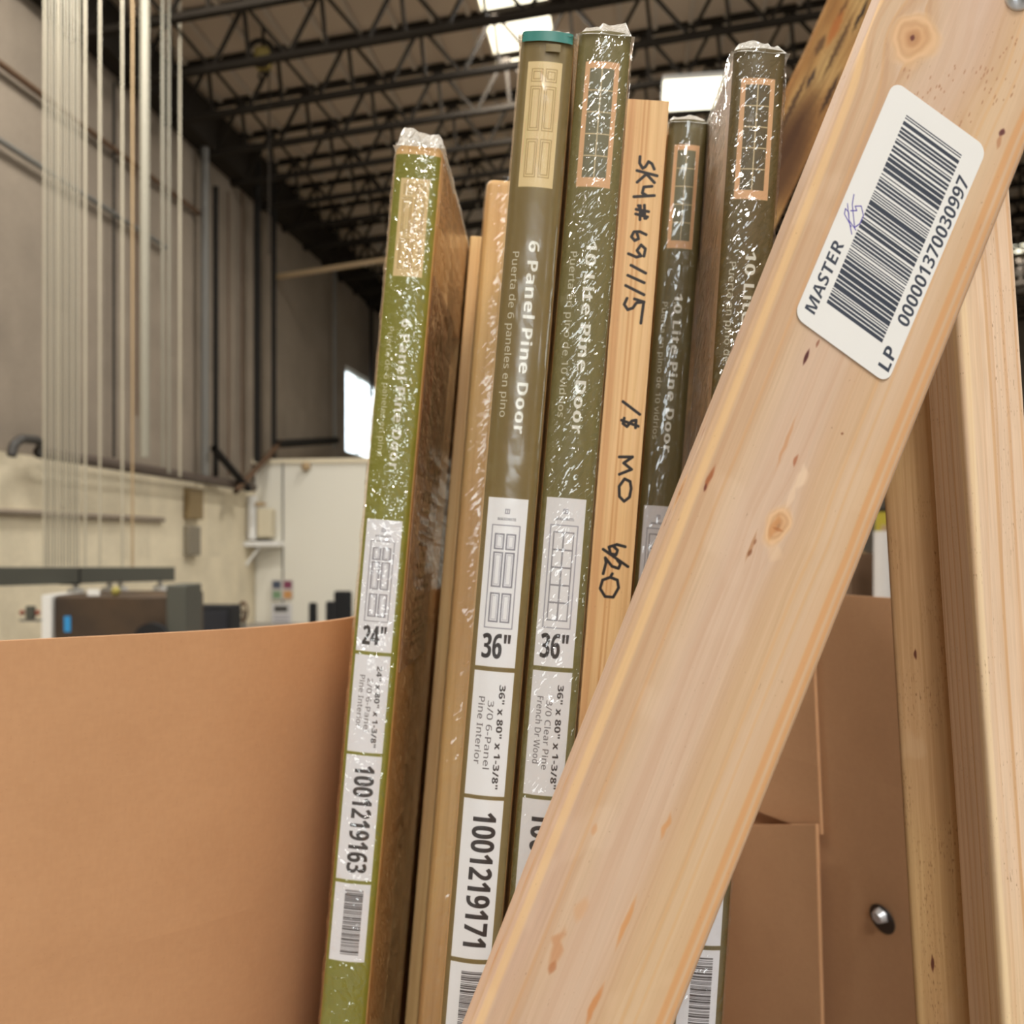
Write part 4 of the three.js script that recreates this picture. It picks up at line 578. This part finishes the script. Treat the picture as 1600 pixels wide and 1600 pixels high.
// bare pine doors
const D = standDoor('pine_door', 'bare pine door edge marked SKU # 691115 in black marker', 980, 155, 66, 0.078, 864, 0.76);
doorSlab(D.g, D.w, 0.76, D.len, 'lite');
{
  const H = 1130, f = woodPixel({ early: [222, 186, 136], late: [190, 138, 84], pink: [216, 176, 124], seed: 63, ring: 0.0078, lateAmt: 0.5, wander: 0.35, fleck: 0.2, bands: [[0.0035, 0.004, 190, 134, 86, 0.45], [0.013, 0.0012, 186, 128, 72, 0.5], [0.0165, 0.0012, 188, 130, 74, 0.45], [0.021, 0.004, 232, 196, 140, 0.4]] });
  const map = canvasTexture(112, 1920, (c, w, h) => {
    const im = c.createImageData(w, h); for (let j = 0; j < h; j++) for (let i = 0; i < w; i++) { const q = f((i + 0.5) / w * D.w, (h - j) / h * 0.56), k = (j * w + i) * 4; im.data[k] = clamp(q[0], 0, 255); im.data[k + 1] = clamp(q[1], 0, 255); im.data[k + 2] = clamp(q[2], 0, 255); im.data[k + 3] = 255; } c.putImageData(im, 0, 0);
    c.scale(w / 66, h / H); c.strokeStyle = '#1a1311'; c.lineCap = 'round'; c.lineJoin = 'round'; c.lineWidth = 4.5;
    // marker strokes: each glyph box [x0, x1, y0, y1] in edge pixels, strokes with t along the writing and u upwards
    const ink = (x0, x1, y0, y1, ...strokes) => strokes.forEach((s) => { c.beginPath(); s.forEach(([t, u], k) => { const X = mix(x0, x1, u), Y = mix(y0, y1, t) - 155; k ? c.lineTo(X, Y) : c.moveTo(X, Y); }); c.stroke(); });
    ink(24, 52, 244, 264, [[0.9, 0.95], [0.5, 0.8], [0.35, 0.6], [0.75, 0.45], [0.9, 0.3], [0.5, 0.1], [0, 0.1]]); ink(22, 56, 266, 284, [[0, 0.05], [0.35, 1]], [[0.95, 0.9], [0.25, 0.5], [1, 0.1]]); ink(22, 54, 289, 308, [[0, 0.85], [0.1, 0.45], [0.6, 0.4], [0.75, 0.6]], [[0.75, 1], [0.95, 0]]);
    ink(26, 47, 318, 342, [[0.1, 0.35], [1, 0.4]], [[0.05, 0.65], [0.9, 0.75]], [[0.35, 0.05], [0.45, 1]], [[0.65, 0.05], [0.8, 0.95]], [[0.1, 0.2], [0.9, 0.85]]);
    ink(23, 46, 360, 376, [[0.3, 1], [0.05, 0.55], [0.1, 0.15], [0.6, 0], [0.95, 0.25], [0.75, 0.5], [0.15, 0.35]]); ink(19, 48, 379, 402, [[0.85, 0.9], [0.35, 0.95], [0.1, 0.7], [0.5, 0.5], [0.85, 0.75], [0.95, 0.5], [0.75, 0.05]]);
    ink(26, 50, 414, 426, [[0, 0], [0.9, 1]]); ink(22, 49, 430, 441, [[0, 0], [0.9, 1]]); ink(20, 50, 446, 460, [[0, 0], [0.9, 1]]); ink(20, 51, 464, 503, [[0.05, 0.5], [0.15, 1], [0.2, 0.62], [0.42, 0.45], [0.5, 0.2], [0.3, 0], [0.05, 0.12]], [[0.18, 0.98], [1, 0.92]]);
    ink(30, 58, 627, 646, [[0, 0], [0.95, 1]]); ink(30, 57, 651, 668, [[0.1, 0.15], [0.6, 0.1], [0.85, 0.35], [0.3, 0.6], [0.2, 0.85], [0.9, 0.85]], [[0.3, 0], [0.75, 1]]);
    ink(31, 53, 712, 742, [[0.05, 0], [0, 0.95], [0.35, 0.35], [0.65, 0.95], [0.95, 0.1]]); ink(34, 54, 747, 782, [[0.1, 0.85], [0, 0.4], [0.35, 0.02], [0.8, 0.1], [1, 0.5], [0.8, 0.9], [0.4, 0.98], [0.1, 0.85]]);
    ink(17, 52, 850, 866, [[0.15, 0.98], [0.0, 0.6], [0.3, 0.25], [0.95, 0.35], [1, 0.6], [0.55, 0.65], [0.2, 0.45]]); ink(17, 58, 859, 883, [[0, 0], [1, 1]]); ink(20, 46, 872, 897, [[0.1, 0.8], [0.3, 1], [0.6, 0.9], [0.5, 0.5], [0, 0.05], [0.3, 0.12], [1, 0]]); ink(17, 46, 900, 934, [[0.05, 0.5], [0.2, 0.1], [0.6, 0], [0.95, 0.3], [0.95, 0.75], [0.5, 1], [0.15, 0.9], [0.05, 0.5], [-0.12, 0.6]]);
  });
  part('marked_edge', box(D.w - 0.0004, H * D.sc, 0.0006, D.w / 2, D.len - H * D.sc / 2, 0.0004), new THREE.MeshStandardMaterial({ map, roughness: 0.6 }), D.g, 'pine edge with black handwriting');
}
const G = standDoor('pine_door', 'pale pine door under loose film between the two 6 panel doors', 760, 277, 58, 0.0823, 862, 0.62);
doorSlab(G.g, G.w, 0.62, G.len, 'panel', pine, 0.0068); part('plastic_film', filmShell(G.w, 0.62, G.len, { seed: 65, amp: 0.0004, diag: 1.2 }), filmMat(0.16, 0.08, [0.04, 0.3, -0.8], 0.5), G.g, 'clear wrinkled shrink film');
const Hd = standDoor('pine_door', 'shaded pine door edge deep between green-labelled door and pale pine door', 735, 368, 40, 0.0835, 862, 0.45);
doorSlab(Hd.g, Hd.w, 0.45, Hd.len, 'panel');

lit(scene);
renderer.render(scene, camera);
